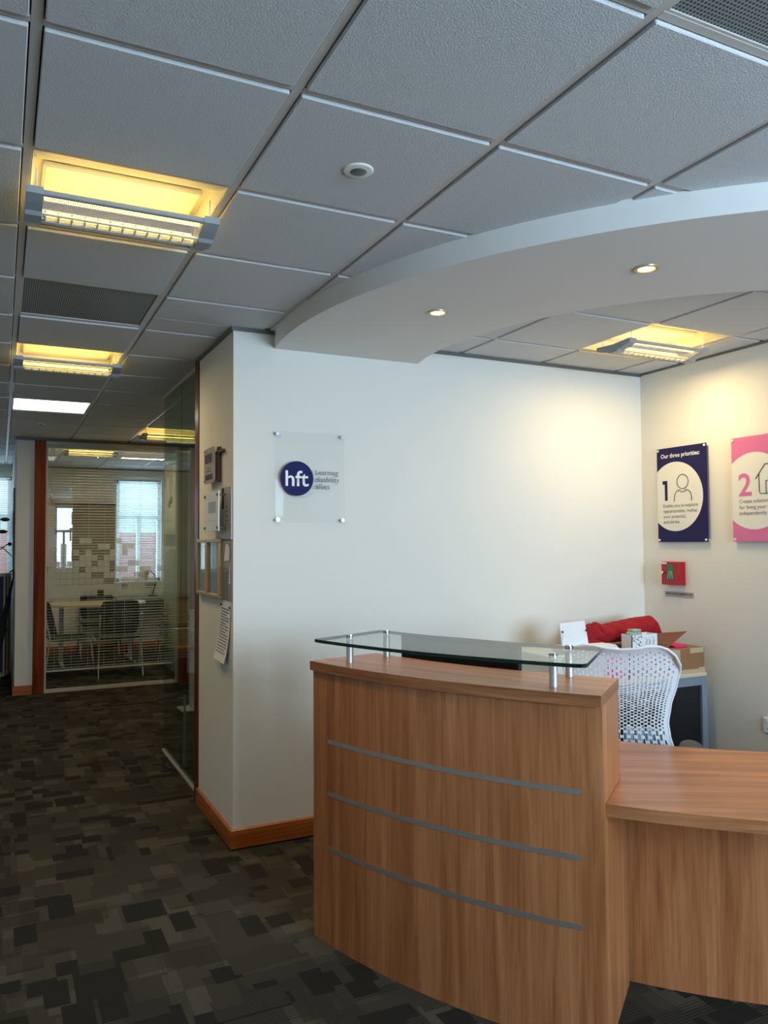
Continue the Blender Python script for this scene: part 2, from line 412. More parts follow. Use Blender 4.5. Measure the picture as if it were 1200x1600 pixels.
# far wall with window openings
mb = MB(); Y0, Y1 = 12.2, 12.36
OPEN = [(-.9, .135, 1.0, 2.52), (1.545, 2.195, 1.0, 2.52)]
xs = [-2.4]+[v for o in OPEN for v in o[:2]]+[4.2]
for k in range(0, len(xs), 2): mb.box(xs[k], xs[k+1], Y0, Y1, 0, CEIL+.1)
for x0, x1, z0, z1 in OPEN: mb.box(x0, x1, Y0, Y1, 0, z0); mb.box(x0, x1, Y0, Y1, z1, CEIL+.1)
struct('wall_far', mb, 'wall_paint')
for k, (x0, x1, z0, z1) in enumerate(OPEN):
    W = link('window_%d' % (k+1), None); tag(W, None, None, None, 'structure'); ORIG[W] = Vector()
    f = MB(); t = .05
    f.box(x0, x1, 12.26, 12.32, z0, z0+t); f.box(x0, x1, 12.26, 12.32, z1-t, z1)
    f.box(x0, x0+t, 12.26, 12.32, z0, z1); f.box(x1-t, x1, 12.26, 12.32, z0, z1)
    zt = z0+(z1-z0)*.63; f.box(x0, x1, 12.255, 12.325, zt-.03, zt+.03)
    if k != 0: f.box((x0+x1)/2-.025, (x0+x1)/2+.025, 12.26, 12.32, z0, zt)
    else: f.box(-.05, 0, 12.26, 12.32, z0, zt)
    part('window_frame', f, 'upvc', W)
    g = MB(); g.box(x0+.03, x1-.03, 12.287, 12.293, z0+.03, z1-.03); part('window_pane', g, 'pane_clear', W)
    if True:
        s_ = MB(); s_.box(x0-.04, x1+.04, 12.1, 12.2, z0-.03, z0, 0, .005); part('window_sill', s_, 'upvc', W)
# wall stub between corridor and meeting room; alcove and meeting room side walls
mb = MB(); mb.box(.145, .315, 9.0, 12.2, 0, CEIL+.1); struct('wall_stub', mb, 'wall_paint')
mb = MB(); mb.box(3.1, 3.25, 4.75, 12.2, 0, CEIL+.1); struct('wall_alcove', mb, 'wall_paint')
mb = MB(); mb.box(2.06, 3.1, 8.98, 9.06, 0, CEIL+.05); struct('wall_meeting', mb, 'wall_paint')

# baseboards
def base(name, boxes):
    mb = MB()
    for b in boxes: mb.box(*b[:6], 0, .004, b[6])
    return struct(name, mb, 'skirting')
base('baseboard_front', [(CX-.018, RW, FW-.018, FW, 0, .098, 0)])
base('baseboard_side', [(CX-.018, CX, FW-.0, 4.752, 0, .098, 1)])
base('baseboard_right', [(RW-.018, RW, -2.4, FW-.018, 0, .098, 1)])
base('baseboard_stub', [(.127, .315, 8.982, 9.0, 0, .098, 0), (.127, .145, 9.0, 12.18, 0, .098, 1)])
base('baseboard_far', [(.315, 3.1, 12.182, 12.2, 0, .098, 0)])
# wall/ceiling angle trims
mb = MB(); mb.box(CX-.012, RW, FW-.012, FW, 2.658, 2.692); mb.box(CX-.012, CX, FW, 4.75, 2.658, 2.692); struct('trim_1', mb, 'trim_grey')
mb = MB(); mb.box(RW-.012, RW, -2.4, FW-.012, 2.664, 2.692); struct('trim_2', mb, 'trim_grey')
mb = MB(); mb.box(.133, 2.06, 8.96, 9.0, 2.65, 2.692); mb.box(.133, .145, 9.0, 12.2, 2.664, 2.692); struct('trim_3', mb, 'trim_grey')
mb = MB(); mb.box(.315, 3.1, 12.185, 12.2, 2.66, 2.692); struct('trim_4', mb, 'trim_grey')

# ------------------------------------------------------------------ suspended ceiling
LIGHTS = [(0, 1), (0, 5), (2, 10), (5, 2), (1, 13)]; LED = [(0, 8), (3, 12)]; GRILLES = [(0, 3), (2, -2)]
mb = MB(); mb.box(-2.4, 4.2, -2.6, 12.5, 2.80, 2.88); ceiling = struct('ceiling', mb, 'plenum')
tm_cache = {}
def tile(x0, x1, y0, y1):
    k = (round(x1-x0, 4), round(y1-y0, 4))
    if k not in tm_cache:
        a, b = k; t = MB(); t.box(-a/2, a/2, -b/2, b/2, 0, .02, 0, .0025); tm_cache[k] = t.mesh('ceiling_tile', 'tile_white')
    link('ceiling_tile', tm_cache[k], ceiling, ((x0+x1)/2, (y0+y1)/2, CEIL-.009))
special = set(LIGHTS+LED+GRILLES); NOTILE = set(LIGHTS+LED)
for i in range(-4, 7):
    for j in range(-7, 18):
        if (i, j) in special: continue
        x0, x1, y0, y1 = gx(i)+.016, gx(i+1)-.016, gy(j)+.016, gy(j+1)-.016
        if x0 > 1.3 and y0 > FW and y1 < 4.75: continue
        if x0 > 3.1 and y0 > FW: continue
        if i == 1 and y0 < FW < y1: tile(x0, CX-.001, FW+.001, y1)
        if i >= 1 and y0 < FW < y1: y1 = FW-.001
        if i == 1 and FW < y0 < 4.75: x1 = CX-.001
        if y1 > 12.2: y1 = 12.195
        if x1 > RW: x1 = RW-.002
        if x0 < -2.25: continue
        if x1-x0 < .03 or y1-y0 < .03: continue
        tile(x0, x1, y0, y1)
def runner(x0, x1, y0, y1):
    t = MB(); t.box(x0, x1, y0, y1, CEIL-.001, CEIL+.03, 0, .0008); part('ceiling_runner', t, 'runner_grey', ceiling)
ORIG[ceiling] = Vector()
for i in range(-3, 7):
    yend = FW-.012 if i >= 2 else 12.19
    runner(gx(i)-.012, gx(i)+.012, -2.4, yend)
    if i in (2, 3, 4): runner(gx(i)-.012, gx(i)+.012, 4.76, 12.19)
for j in range(-7, 18):
    y = gy(j)
    if y > 12.15: continue
    segs = [(-2.25, RW-.01)] if y < FW-.02 else ([(-2.25, CX)] if y < 4.76 else [(-2.25, 3.1)])
    for a, b in segs:
        # cross tees sit between the main runners: one piece per bay
        i = -4
        while gx(i) < b:
            l, r = max(a, gx(i)+.012), min(b, gx(i+1)-.012)
            if r-l > .05: runner(l, r, y-.012, y+.012)
            i += 1

# curved soffit over the desk (structure)
def arcpts(c, r, a0, a1, n): return [(c[0]+r*math.cos(math.radians(a0+(a1-a0)*k/n)), c[1]+r*math.sin(math.radians(a0+(a1-a0)*k/n))) for k in range(n+1)]
Ro, Ri = 2.516, 1.664
ao = 180-math.degrees(math.asin((FW-SOF[1])/Ro)); ai = 180-math.degrees(math.asin((FW-SOF[1])/Ri))
aoe = -math.degrees(math.acos((RW-SOF[0])/Ro)); aie = -math.degrees(math.acos((RW-SOF[0])/Ri))
mb = MB(); A0, B0, A1_, B1_ = ao, 360+aoe, ai, 360+aie; n = 72
O = arcpts(SOF, Ro, A0, B0, n); I = arcpts(SOF, Ri, A1_, B1_, n)
Z0, Z1 = 2.586, 2.70
P = [(x, y, z) for z in (Z0, Z1) for ring in (O, I) for x, y in ring]; k = n+1
Fc = []
for q in range(n):
    Fc += [(q, k+q, k+q+1, q+1), (2*k+q, 2*k+q+1, 3*k+q+1, 3*k+q), (q, q+1, 2*k+q+1, 2*k+q), (k+q+1, k+q, 3*k+q, 3*k+q+1)]
Fc += [(0, 2*k, 3*k, k), (n, k+n, 3*k+n, 2*k+n)]
mb.add(P, Fc); struct('ceiling_soffit', mb, 'soffit_paint')

# ------------------------------------------------------------------ light fittings
LAMP_W = 13
def ceiling_light(i, j, label, src=[None]):
    loc = (gx(i), gy(j), CEIL)
    if src[0]: return copy_tree(src[0], loc, label)
    t = thing('ceiling_light', label, 'ceiling light', loc, 0, 'recessed fluorescent fittings'); src[0] = t
    x0, y0, z = loc; a, b = .014, .586
    h = MB()   # recessed tray: rim, sloping sides, stepped top with raised centre pan
    def quad(*p): h.add([(x0+u, y0+v, z+w_) for u, v, w_ in p], [(0, 1, 2, 3)])
    d = .075
    quad((a, a, 0), (b, a, 0), (.57, .17, .05), (.03, .17, .05)); quad((.03, .17, .05), (.57, .17, .05), (.565, .185, d), (.035, .185, d))
    quad((b, b, 0), (a, b, 0), (.03, .57, d), (.57, .57, d))
    quad((b, a, 0), (b, b, 0), (.57, .57, d), (.57, .17, d)); quad((a, b, 0), (a, a, 0), (.03, .17, d), (.03, .57, d))
    quad((.03, .185, d), (.57, .185, d), (.57, .57, d), (.03, .57, d))
    part('housing', h, 'white_metal', t, smooth=False)
    r = MB(); r.box(x0+.05, x0+.55, y0+.215, y0+.53, z+.052, z+.072, 0, .008); part('reflector_pan', r, 'white_metal', t)
    # hanging basket, profile across y
    c = y0+.315
    fr = MB()
    for s in (-1, 1):
        fr.box(x0+.012, x0+.588, c+s*.122-.008, c+s*.122+.008, z-.055, z-.038, 0, .003)      # outer rails
    fr.tube([(x0+.01, c+.026, z-.077), (x0+.59, c+.026, z-.077)], .008, 10); fr.tube([(x0+.01, c-.028, z-.076), (x0+.59, c-.028, z-.076)], .004, 8)
    part('basket_frame', fr, 'grey_metal', t)
    for e, (xa, xb) in enumerate(((.0, .05), (.55, .60))):
        ec = MB(); prof = [(-.132, -.032), (-.132, -.055), (-.085, -.068), (-.04, -.075), (-.03, -.086), (.03, -.086), (.04, -.075), (.085, -.068), (.132, -.055), (.132, -.032), (0, -.040)]
        m_ = len(prof); PP = [(x0+xx, c+v, z+w_) for xx in (xa, xb) for v, w_ in prof]
        ec.add(PP, [list(range(m_)), list(range(m_, 2*m_))[::-1]]+[((q+1) % m_, q, m_+q, m_+(q+1) % m_) for q in range(m_)])
        part('end_cap', ec, 'grey_metal', t, smooth=False)
    for s in (-1, 1):
        pl = MB(); q = [(.05, s*.116, -.052), (.55, s*.116, -.052), (.55, s*.036, -.073), (.05, s*.036, -.073)]
        pl.add([(x0+u, c+v, z+w_) for u, v, w_ in q], [(0, 1, 2, 3)]); part('perforated_plate', pl, 'perforated_plate', t, smooth=False)
    lv = MB()
    for q in range(13): lv.box(x0+.06+q*.04-.003, x0+.06+q*.04+.003, c-.026, c+.022, z-.082, z-.062)
    lv.box(x0+.05, x0+.55, c-.012, c-.008, z-.080, z-.064)
    part('louver', lv, 'louver_white', t, smooth=False)
    for s in (-1, 1):
        tb = MB(); tb.tube([(x0+.055, c+s*.06, z-.036), (x0+.545, c+s*.06, z-.036)], .0085, 10); part('tube', tb, 'tube_lamp', t)
    for u in (.03, .57):
        for v in (-.115, .115): hk = MB(); hk.tube([(x0+u, c+v, z-.04), (x0+u, c+v, z+.03)], .003, 6); part('hanger', hk, 'white_metal', t)
    lp_ = bpy.data.lights.new('louver_light', 'AREA'); lp_.shape = 'RECTANGLE'; lp_.size = .5; lp_.size_y = .12; lp_.energy = LAMP_W; lp_.color = (1, .74, .38)
    link('louver_light', lp_, t, (.30, .315, -.09))
    return t
for (i, j), lb in zip(LIGHTS, ['yellow lit fluorescent fitting with hanging perforated basket nearest the entrance side of corridor',
        'yellow lit fluorescent fitting between the dark mesh grille and the white panel light',
        'yellow lit fluorescent fitting over the alcove, partly behind the green glass screen',
        'fluorescent fitting with white basket above the chair, inside the curved soffit',
        'fluorescent fitting glowing inside the meeting room behind the slatted blinds']): ceiling_light(i, j, lb)
for (i, j), lb in zip(LED, ['flat square white LED panel glowing in the corridor ceiling', 'white panel light in meeting room ceiling seen through the side glass screen']):
    t = thing('led_panel', lb, 'ceiling light', (gx(i), gy(j), CEIL), 0, 'flat panel lights')
    f = MB(); x0, y0 = gx(i), gy(j)
    for b in ((.013, .587, .013, .025), (.013, .587, .575, .587), (.013, .025, .025, .575), (.575, .587, .025, .575)): f.box(x0+b[0], x0+b[1], y0+b[2], y0+b[3], CEIL-.006, CEIL+.02)
    part('panel_frame', f, 'white_metal', t)
    d = MB(); d.box(x0+.025, x0+.575, y0+.025, y0+.575, CEIL, CEIL+.01); part('diffuser', d, 'led_panel', t)
for (i, j), mt, lb in ((GRILLES[0], 'grille_plate_dark', 'dark ribbed air grille panel between two yellow corridor lights'), (GRILLES[1], 'grille_plate', 'grey perforated air grille panel at the top corner of the ceiling')):
    t = thing('air_grille', lb, 'vent', (gx(i), gy(j), CEIL)); x0, y0 = gx(i), gy(j)
    g = MB(); g.box(x0+.014, x0+.586, y0+.014, y0+.586, CEIL+.004, CEIL+.012); part('perforated_sheet', g, mt, t)
    f = MB()
    for b in ((.012, .588, .012, .02), (.012, .588, .58, .588), (.012, .02, .02, .58), (.58, .588, .02, .58)): f.box(x0+b[0], x0+b[1], y0+b[2], y0+b[3], CEIL, CEIL+.014)
    part('grille_rim', f, 'runner_grey', t)
for x, y, lb, rr in ((.963, 2.132, 'round white ceiling sensor with grey lens above the reception approach', 1.0), (.333, 7.942, 'small round sensor in corridor ceiling beyond the white panel light', .8)):
    t = thing('ceiling_sensor', lb, 'sensor', (x, y, CEIL), 0, 'round ceiling sensors'); z = CEIL-.009
    b = MB(); b.lathe(x, y, [(.046*rr, z), (.046*rr, z-.002), (.043*rr, z-.005), (.026*rr, z-.007)], 32); part('bezel', b, 'louver_white', t)
    l = MB(); l.lathe(x, y, [(.0255*rr, z-.0071), (.02*rr, z-.010), (.008*rr, z-.0115)], 24); part('lens', l, 'trim_grey', t)
def downlight(ang, r, label):
    x = SOF[0]+r*math.cos(math.radians(ang)); y = SOF[1]+r*math.sin(math.radians(ang)); z = 2.586
    t = thing('downlight', label, 'downlight', (x, y, z), 0, 'recessed downlights in the soffit')
    b = MB(); n = 32; prof = [(.047, z), (.046, z-.005), (.034, z-.006), (.030, z-.001)]
    P = [(x+rr*math.cos(2*PI*k/n), y+rr*math.sin(2*PI*k/n), zz) for rr, zz in prof for k in range(n)]
    b.add(P, [(i*n+(k+1) % n, i*n+k, (i+1)*n+k, (i+1)*n+(k+1) % n) for i in range(3) for k in range(n)]); part('rim', b, 'gold_frame', t)
    l = MB(); l.lathe(x, y, [(.030, z-.0005), (.029, z-.003), (.012, z-.0045)], 24); part('lamp', l, 'halogen', t)
    sp = bpy.data.lights.new('downlight_beam', 'SPOT'); sp.energy = 36; sp.color = (1, .74, .46); sp.spot_size = 1.0; sp.spot_blend = .9; sp.shadow_soft_size = .03
    so = link('downlight_beam', sp, t, (0, 0, -.012)); return t
downlight(math.degrees(math.atan2(3.043-SOF[1], 1.764-SOF[0])), 2.09, 'lit round downlight in soffit nearer the front wall')
downlight(math.degrees(math.atan2(2.216-SOF[1], 2.206-SOF[0])), 2.09, 'lit round downlight in soffit above the low desk')
downlight(-113, 2.09, 'added unseen downlight in soffit past the low desk, nearest the side wall')  # extra lamp out of view, added to light the side wall and low desk

# ------------------------------------------------------------------ reception desk
C0 = SOF; AL, AR = -167.2, -141.5
def pol(r, a): return (C0[0]+r*math.cos(math.radians(a)), C0[1]+r*math.sin(math.radians(a)))
desk = thing('reception_desk', 'curved cherry wood reception desk with raised counter and low desktop', 'desk', (1.9, 2.4, 0)); 
WD = ['desk_wood', 'desk_edge']
mb = MB(); mb.arc(C0, 2.692, 2.72, AL, AR, 0, 1.042, 64, (0, 0, 0)); part('front_panel', mb, WD, desk)
mb = MB(); mb.arc(C0, 2.40, 2.736, AL, AR, 1.042, 1.0779, 64, (0, 'edge', 1, 1), 1, -154); part('counter_top', mb, WD, desk)
da = math.degrees(.03/2.6)
mb = MB(); mb.arc(C0, 2.292, 2.6915, AR-da, AR, 0, .7, 2, (0, 0, 0)); mb.arc(C0, 2.415, 2.6915, AR-da, AR, .7, 1.0415, 2, (0, 0, 0)); part('end_panel', mb, WD, desk)
mb = MB(); mb.arc(C0, 2.41, 2.6915, AL, AL+da, 0, 1.0415, 2, (0, 0, 0)); part('end_panel', mb, WD, desk)
mb = MB(); mb.arc(C0, 2.405, 2.43, AL+da, AR-da, .742, 1.0415, 40, (0, 0, 0)); part('inner_panel', mb, WD, desk)
op = [pol(2.688, AR+.02+(-96-AR-.02)*k/48) for k in range(49)]; ip = [pol(1.885, -96+(AL+96)*k/80) for k in range(81)]; jp = [pol(2.404, AL+(AR+.02-AL)*k/32) for k in range(33)]
plan = op+ip+jp
mb = MB(); n_ = len(plan); g = math.radians(-122)
for z_, fl_ in ((.74, 0), (.702, 1)):
    P_ = [(x, y, z_) for x, y in plan]; U_ = [(x*math.cos(g)+y*math.sin(g), y*math.cos(g)-x*math.sin(g)) for x, y in plan]
    mb.add(P_, [list(range(n_))[::-1] if fl_ else list(range(n_))], 0, U_)
acc = [0]
for k in range(n_): acc.append(acc[-1]+math.dist(plan[k], plan[(k+1) % n_]))
for k in range(n_):
    a_, b_ = plan[k], plan[(k+1) % n_]
    mb.add([(a_[0], a_[1], .702), (b_[0], b_[1], .702), (b_[0], b_[1], .74), (a_[0], a_[1], .74)], [(0, 1, 2, 3)], 1, [(.702, acc[k]), (.702, acc[k+1]), (.74, acc[k+1]), (.74, acc[k])])
part('desktop', mb, WD, desk)
mb = MB(); mb.arc(C0, 2.24, 2.268, AR-.5, -96, 0, .702, 56, (0, 0, 0)); part('front_panel', mb, WD, desk)
for z in (.7755, .5755, .3655):
    mb = MB(); h = .0085; a0, a1 = -165.2, -142.95; n = 64; rr = 2.7215
    # strip with rounded right end, standing 1.5 mm proud of the panel
    e_ = math.degrees(h/rr); fine = [0, .03, .1, .2, .35, .55, .78, 1]
    A = [a0+e_*f_ for f_ in fine]+[a0+e_+(a1-a0-2*e_)*k/n for k in range(1, n)]+[a1-e_*f_ for f_ in fine[::-1]]; n = len(A)-1
    top, bot = [], []
    for a in A:
        s_ = (a1-a)*PI/180*rr; s0 = (a-a0)*PI/180*rr; e = min(s_, s0); hh = h if e > h else math.sqrt(max(0, h*h-(h-e)**2))
        top.append(z+hh); bot.append(z-hh)
    PP = []
    for k, a in enumerate(A):
        for r in (rr-.001, rr):
            for zz in (bot[k], top[k]): PP.append((C0[0]+r*math.cos(math.radians(a)), C0[1]+r*math.sin(math.radians(a)), zz))
    Fc = []
    for k in range(n):
        q = 4*k; Fc += [(q+2, q+6, q+7, q+3), (q+3, q+7, q+5, q+1), (q+2, q, q+4, q+6)]
    mb.add(PP, Fc); part('metal_strip', mb, 'strip_metal', desk)
# glass shelf on four posts
ZG = 1.166; ro, ri = 2.79, 2.395
poly = [pol(ro, -164.9+(22.3)*k/48) for k in range(49)]
poly[-1:] = [pol(ro-.0015, -142.62), pol(ro-.006, -142.42), pol(ro-.014, -142.27), pol(ro-.026, -142.2)]
poly[0] = pol(ro-.004, -165.0)
poly += [pol(ri+.012, -142.75), pol(ri, -143.0)]+[pol(ri, -143-(23.2)*k/40) for k in range(1, 40)]+[pol(ri, -166.2), pol(ri+.01, -166.4), pol(ro-.02, -165.05)]
mb = MB(); mb.prism(poly, ZG, ZG+.012, 0, 1); mb.m[0] = 2; part('glass_shelf', mb, ['shelf_glass', 'glass_edge', 'shelf_under'], desk)
for r, a in ((2.647, -164.1), (2.437, -164.5), (2.648, -145.1), (2.435, -145.3)):
    x, y = pol(r, a)
    p_ = MB(); p_.lathe(x, y, [(.0145, 1.0782), (.0145, 1.0805), (.0138, 1.081), (.0138, ZG-.0015), (.0125, ZG-.001)], 24)
    pp = part('glass_post', p_, 'silver', desk)
    c_ = MB(); c_.lathe(x, y, [(.0145, ZG+.0122), (.0145, ZG+.019), (.0125, ZG+.0205)], 24); part('post_cap', c_, 'chrome', pp)

# monitor behind the counter
nm = Vector((math.cos(math.radians(-155)), math.sin(math.radians(-155)), 0)); cm = (1.7135, 2.8125)
mon = thing('monitor', 'black computer monitor seen from behind under the glass shelf', 'monitor', (cm[0], cm[1], .742), math.radians(-155)-PI/2+PI)
# local frame: y = away from the public side
b = MB(); b.box(-.292, .292, -.012, .012, .065, .408, 0, .004); part('casing', b, 'black_plastic', mon)
b = MB(); b.box(-.286, .286, .0122, .0142, .075, .402); part('screen', b, 'black_plastic', mon)
b = MB(); b.box(-.03, .03, -.035, -.0125, .01, .26, 0, .004); b.box(-.12, .12, -.09, .09, 0, .01, 0, .003); part('stand', b, 'black_plastic', mon)

# ------------------------------------------------------------------ office chair, perforated back
cl = (2.347, 2.549); phi = math.atan2(-cl[0], cl[1])+math.radians(2)
ch = thing('office_chair', 'white office chair with perforated wavy back behind the low desk', 'chair', (cl[0], cl[1], 0), phi)
def interp(x, X, Y):
    if x <= X[0]: return Y[0]
    for k in range(len(X)-1):
        if x <= X[k+1]:
            t = (x-X[k])/(X[k+1]-X[k]); t = t*t*(3-2*t)*.5+t*.5; return Y[k]+(Y[k+1]-Y[k])*t
    return Y[-1]
HW = ([.47, .58, .692, .74, .795, .865, .955, 1.02, 1.07, 1.11], [.212, .214, .203, .190, .183, .194, .220, .234, .231, .219])
TOP = ([0, .25, .5, .68, .82, .92, 1], [1.103, 1.107, 1.117, 1.118, 1.108, 1.085, 1.04])
def back_pt(s, t):
    zt = interp(abs(s), *TOP); z = .47+t*(zt-.47); x = s*interp(z, *HW)
    y = .55*x*x-.02+.06*max(0, (.75-z))*2 - .05*max(0, (z-.80)/.3)**2 - (.02*((t-.93)/.07)**2 if t > .93 else 0)
    return Vector((x, y, z))
NS, NT = 190, 230
grid = [[back_pt(-1+2*i/NS, j/NT) for i in range(NS+1)] for j in range(NT+1)]
def hole(s, t):
    x, _, z = back_pt(s, t)
    if abs(s) > .945 or t > .965 or t < .05: return False
    ncol = 27; cpos = (s+1)/2*ncol; c = math.floor(cpos); u = (cpos-c-.5)/ncol*2*interp(z, *HW)
    edge = min(1, (1-abs((c+.5)/ncol*2-1))*3.2)
    big = min(edge, max(0, (1.06-z)/.10), 1)
    if c in (0, 26): pitch, hh, hw = .0155, .0025, .0025
    else:
        lo = max(0, min(1, (.98-z)/.22))
        pitch = .024+.018*lo if big > .3 else .02
        hh = max(.0032, (.29+.07*lo)*pitch*min(1, .3+big)) if big > .12 else .0032; hw = .0028+.0030*big
    ph = (z+(.5*pitch if c % 2 else 0))/pitch; dz = (ph-math.floor(ph)-.5)*pitch
    if 1.04 > z > .86 and abs(s) < .8 and abs(dz) < .0035: hw *= .6      # peanut waist
    return abs(u) < hw and abs(dz) < hh
b = MB(); keep = [[not hole(-1+2*(i+.5)/NS, (j+.5)/NT) for i in range(NS)] for j in range(NT)]
th = .0045; V = []; idx = {}
def vid(j, i, side):
    k = (j, i, side)
    if k not in idx:
        p = grid[j][i]; idx[k] = len(V); V.append((p.x, p.y+(th if side else 0), p.z))
    return idx[k]
Fc = []
for j in range(NT):
    for i in range(NS):
        if not keep[j][i]: continue
        Fc.append((vid(j, i, 0), vid(j, i+1, 0), vid(j+1, i+1, 0), vid(j+1, i, 0)))
        Fc.append((vid(j, i, 1), vid(j+1, i, 1), vid(j+1, i+1, 1), vid(j, i+1, 1)))
        for dj, di, e in ((-1, 0, ((j, i), (j, i+1))), (1, 0, ((j+1, i+1), (j+1, i))), (0, -1, ((j+1, i), (j, i))), (0, 1, ((j, i+1), (j+1, i+1)))):
            a, c = j+dj, i+di
            if not (0 <= a < NT and 0 <= c < NS and keep[a][c]):
                Fc.append((vid(*e[0], 1), vid(*e[1], 1), vid(*e[1], 0), vid(*e[0], 0)))
b.add(V, Fc); part('backrest', b, 'chair_white', ch)
rim = [back_pt(-1, j/40) for j in range(41)]+[back_pt(-1+2*i/60, 1) for i in range(1, 60)]+[back_pt(1, 1-j/40) for j in range(41)]
b = MB(); b.tube([(p.x, p.y+.003, p.z) for p in rim], .0052, 8); part('back_rim', b, 'chair_white', ch)
for s in (-1, 1):
    b = MB(); 
    for k in range(4): b.box(s*(.03+k*.042)-.017, s*(.03+k*.042)+.017, .012+.3*(.03+k*.042)**2, .026+.3*(.03+k*.042)**2, .57, .772, 0, .006)
    part('lumbar_pad', b, 'pad_pale', ch)
b = MB(); b.box(-.235, .235, .08, .50, .42, .475, 0, .03); part('seat', b, 'chair_grey', ch)
b = MB(); b.box(-.05, .05, -.06, .30, .36, .42, 0, .01); b.tube([(0, -.03, .39), (0, -.085, .50), (0, -.05, .62)], .025, 10); part('spine', b, 'chair_grey', ch)
for s in (-1, 1):
    b = MB(); b.tube([(s*.24, .27, .40), (s*.29, .25, .44), (s*.30, .22, .57), (s*.30, .24, .618)], .02, 10); arm = part('arm', b, 'chair_grey', ch)
    b = MB(); b.ball((s*.305, .27, .632), .052, .125, .022, 10); part('arm_pad', b, 'chair_grey', arm)
b = MB(); b.cyl(0, .27, .09, .37, .028); part('gas_column', b, 'black_plastic', ch)
for k in range(5):
    a = 2*PI*k/5+.3; b = MB(); b.tube([(0, .27, .115), (.29*math.cos(a), .27+.29*math.sin(a), .075)], [.03, .016], 10); lg = part('base_leg', b, 'chair_grey', ch)
    b = MB(); x, y = .29*math.cos(a), .27+.29*math.sin(a)
    for o_ in (-.018, .018): b.tube([(x-math.sin(a)*(o_-.008), y+math.cos(a)*(o_-.008), .03), (x-math.sin(a)*(o_+.008), y+math.cos(a)*(o_+.008), .03)], .0295, 14)
    b.box(x-.01, x+.01, y-.01, y+.01, .03, .07); part('castor', b, 'black_plastic', lg)

# ------------------------------------------------------------------ cabinet in the corner and what stands on it
X0, X1, YF, YB, ZT = 2.62, 3.802, 3.40, 3.87, .765
cab = thing('tambour_cabinet', 'grey office cabinet with black tambour shutter in the corner', 'cabinet', (3.2, 3.63, 0))
b = MB()
b.box(X0, X0+.042, YF, YB, 0, ZT-.022, 0, .002); b.box(X1-.042, X1, YF, YB, 0, ZT-.022, 0, .002)
b.box(X0+.042, X1-.042, YF, YB, ZT-.075, ZT-.022, 0, .002); b.box(X0+.042, X1-.042, YF, YB, 0, .06, 0, .002); b.box(X0+.042, X1-.042, YB-.01, YB, .06, ZT-.08)
part('body', b, 'cabinet_grey', cab)
b = MB(); b.box(X0-.004, X1-.004, YF-.004, YB+.004, ZT-.022, ZT, 0, .002, 0); part('cabinet_top', b, 'cream_top', cab)
for xa, xb in ((X0+.043, 3.21), (3.212, X1-.043)):
    b = MB(); n = int((xb-xa)/.016)
    for k in range(n): x = xa+(xb-xa)*k/n; b.box(x+.001, x+(xb-xa)/n-.001, YF+.014, YF+.024, .062, ZT-.077, 0, .003)
    b.box(xa, xb, YF+.024, YF+.03, .062, ZT-.077)
    sh = part('shutter', b, 'tambour', cab); tag(sh, None, None, None, 'stuff')
# cardboard box
box = thing('cardboard_box', 'brown cardboard parcel with clear tape on the corner cabinet', 'box', (3.5, 3.6, ZT))
b = MB(); bx0, bx1, by0, by1, bz = 3.22, 3.80, 3.412, 3.80, .912
b.box(bx0, bx1, by0, by1, ZT+.001, bz, 0, .003); part('carton', b, 'card', box)
b = MB(); b.add([(3.47, 3.50, bz), (3.47, 3.76, bz), (3.62, 3.60, bz+.098), (3.66, 3.47, bz+.094)], [(0, 1, 2, 3), (3, 2, 1, 0)])
fl = MB(); q0 = [(3.49, 3.54, bz+.001), (3.56, 3.47, bz+.001), (3.68, 3.43, bz+.098), (3.49, 3.565, bz+.080)]
fl.add(q0+[(x, y+.003, z) for x, y, z in q0], [(0, 1, 2, 3), (7, 6, 5, 4), (0, 4, 5, 1), (1, 5, 6, 2), (2, 6, 7, 3), (3, 7, 4, 0)]); part('flap', fl, 'card_dark', box)
b = MB(); b.box(3.555, 3.60, by0-.0008, by0, ZT+.001, bz-.005); b.box(3.50, 3.56, by0-.0012, by0-.0004, bz-.05, bz); b.box(bx1-.05, bx1, by0-.0012, by0-.0002, ZT+.001, ZT+.03); b.box(bx0, bx1, by0-.001, by0-.0002, ZT+.001, ZT+.022); b.box(3.68, 3.79, by0-.0012, by0-.0002, bz-.03, bz); part('tape', b, 'tape', box)
# second, white archive box hidden behind the chair carries the papers and the bag
b = MB(); b.box(2.66, 3.20, 3.42, 3.80, ZT+.001, .93, 0, .004); ab = solo('archive_box', b, 'board_white', 'low white archive box on the cabinet, mostly hidden behind the chair', 'box')
b = MB()
for k in range(4): b.box(2.80-.01*k, 3.17-.006*k, 3.44+.004*k, 3.57, .9305+.008*k, .937+.008*k, 0, .001)
solo('paper_stack', b, 'paper', 'loose stack of white papers behind the top of the white chair', 'papers')
b = MB(); b.box(3.03, 3.17, 3.403, 3.4175, .766, .90, 0, .002); solo('pink_folder', b, 'pink_paper', 'pink folder seen through the holes of the white chair back', 'folder')
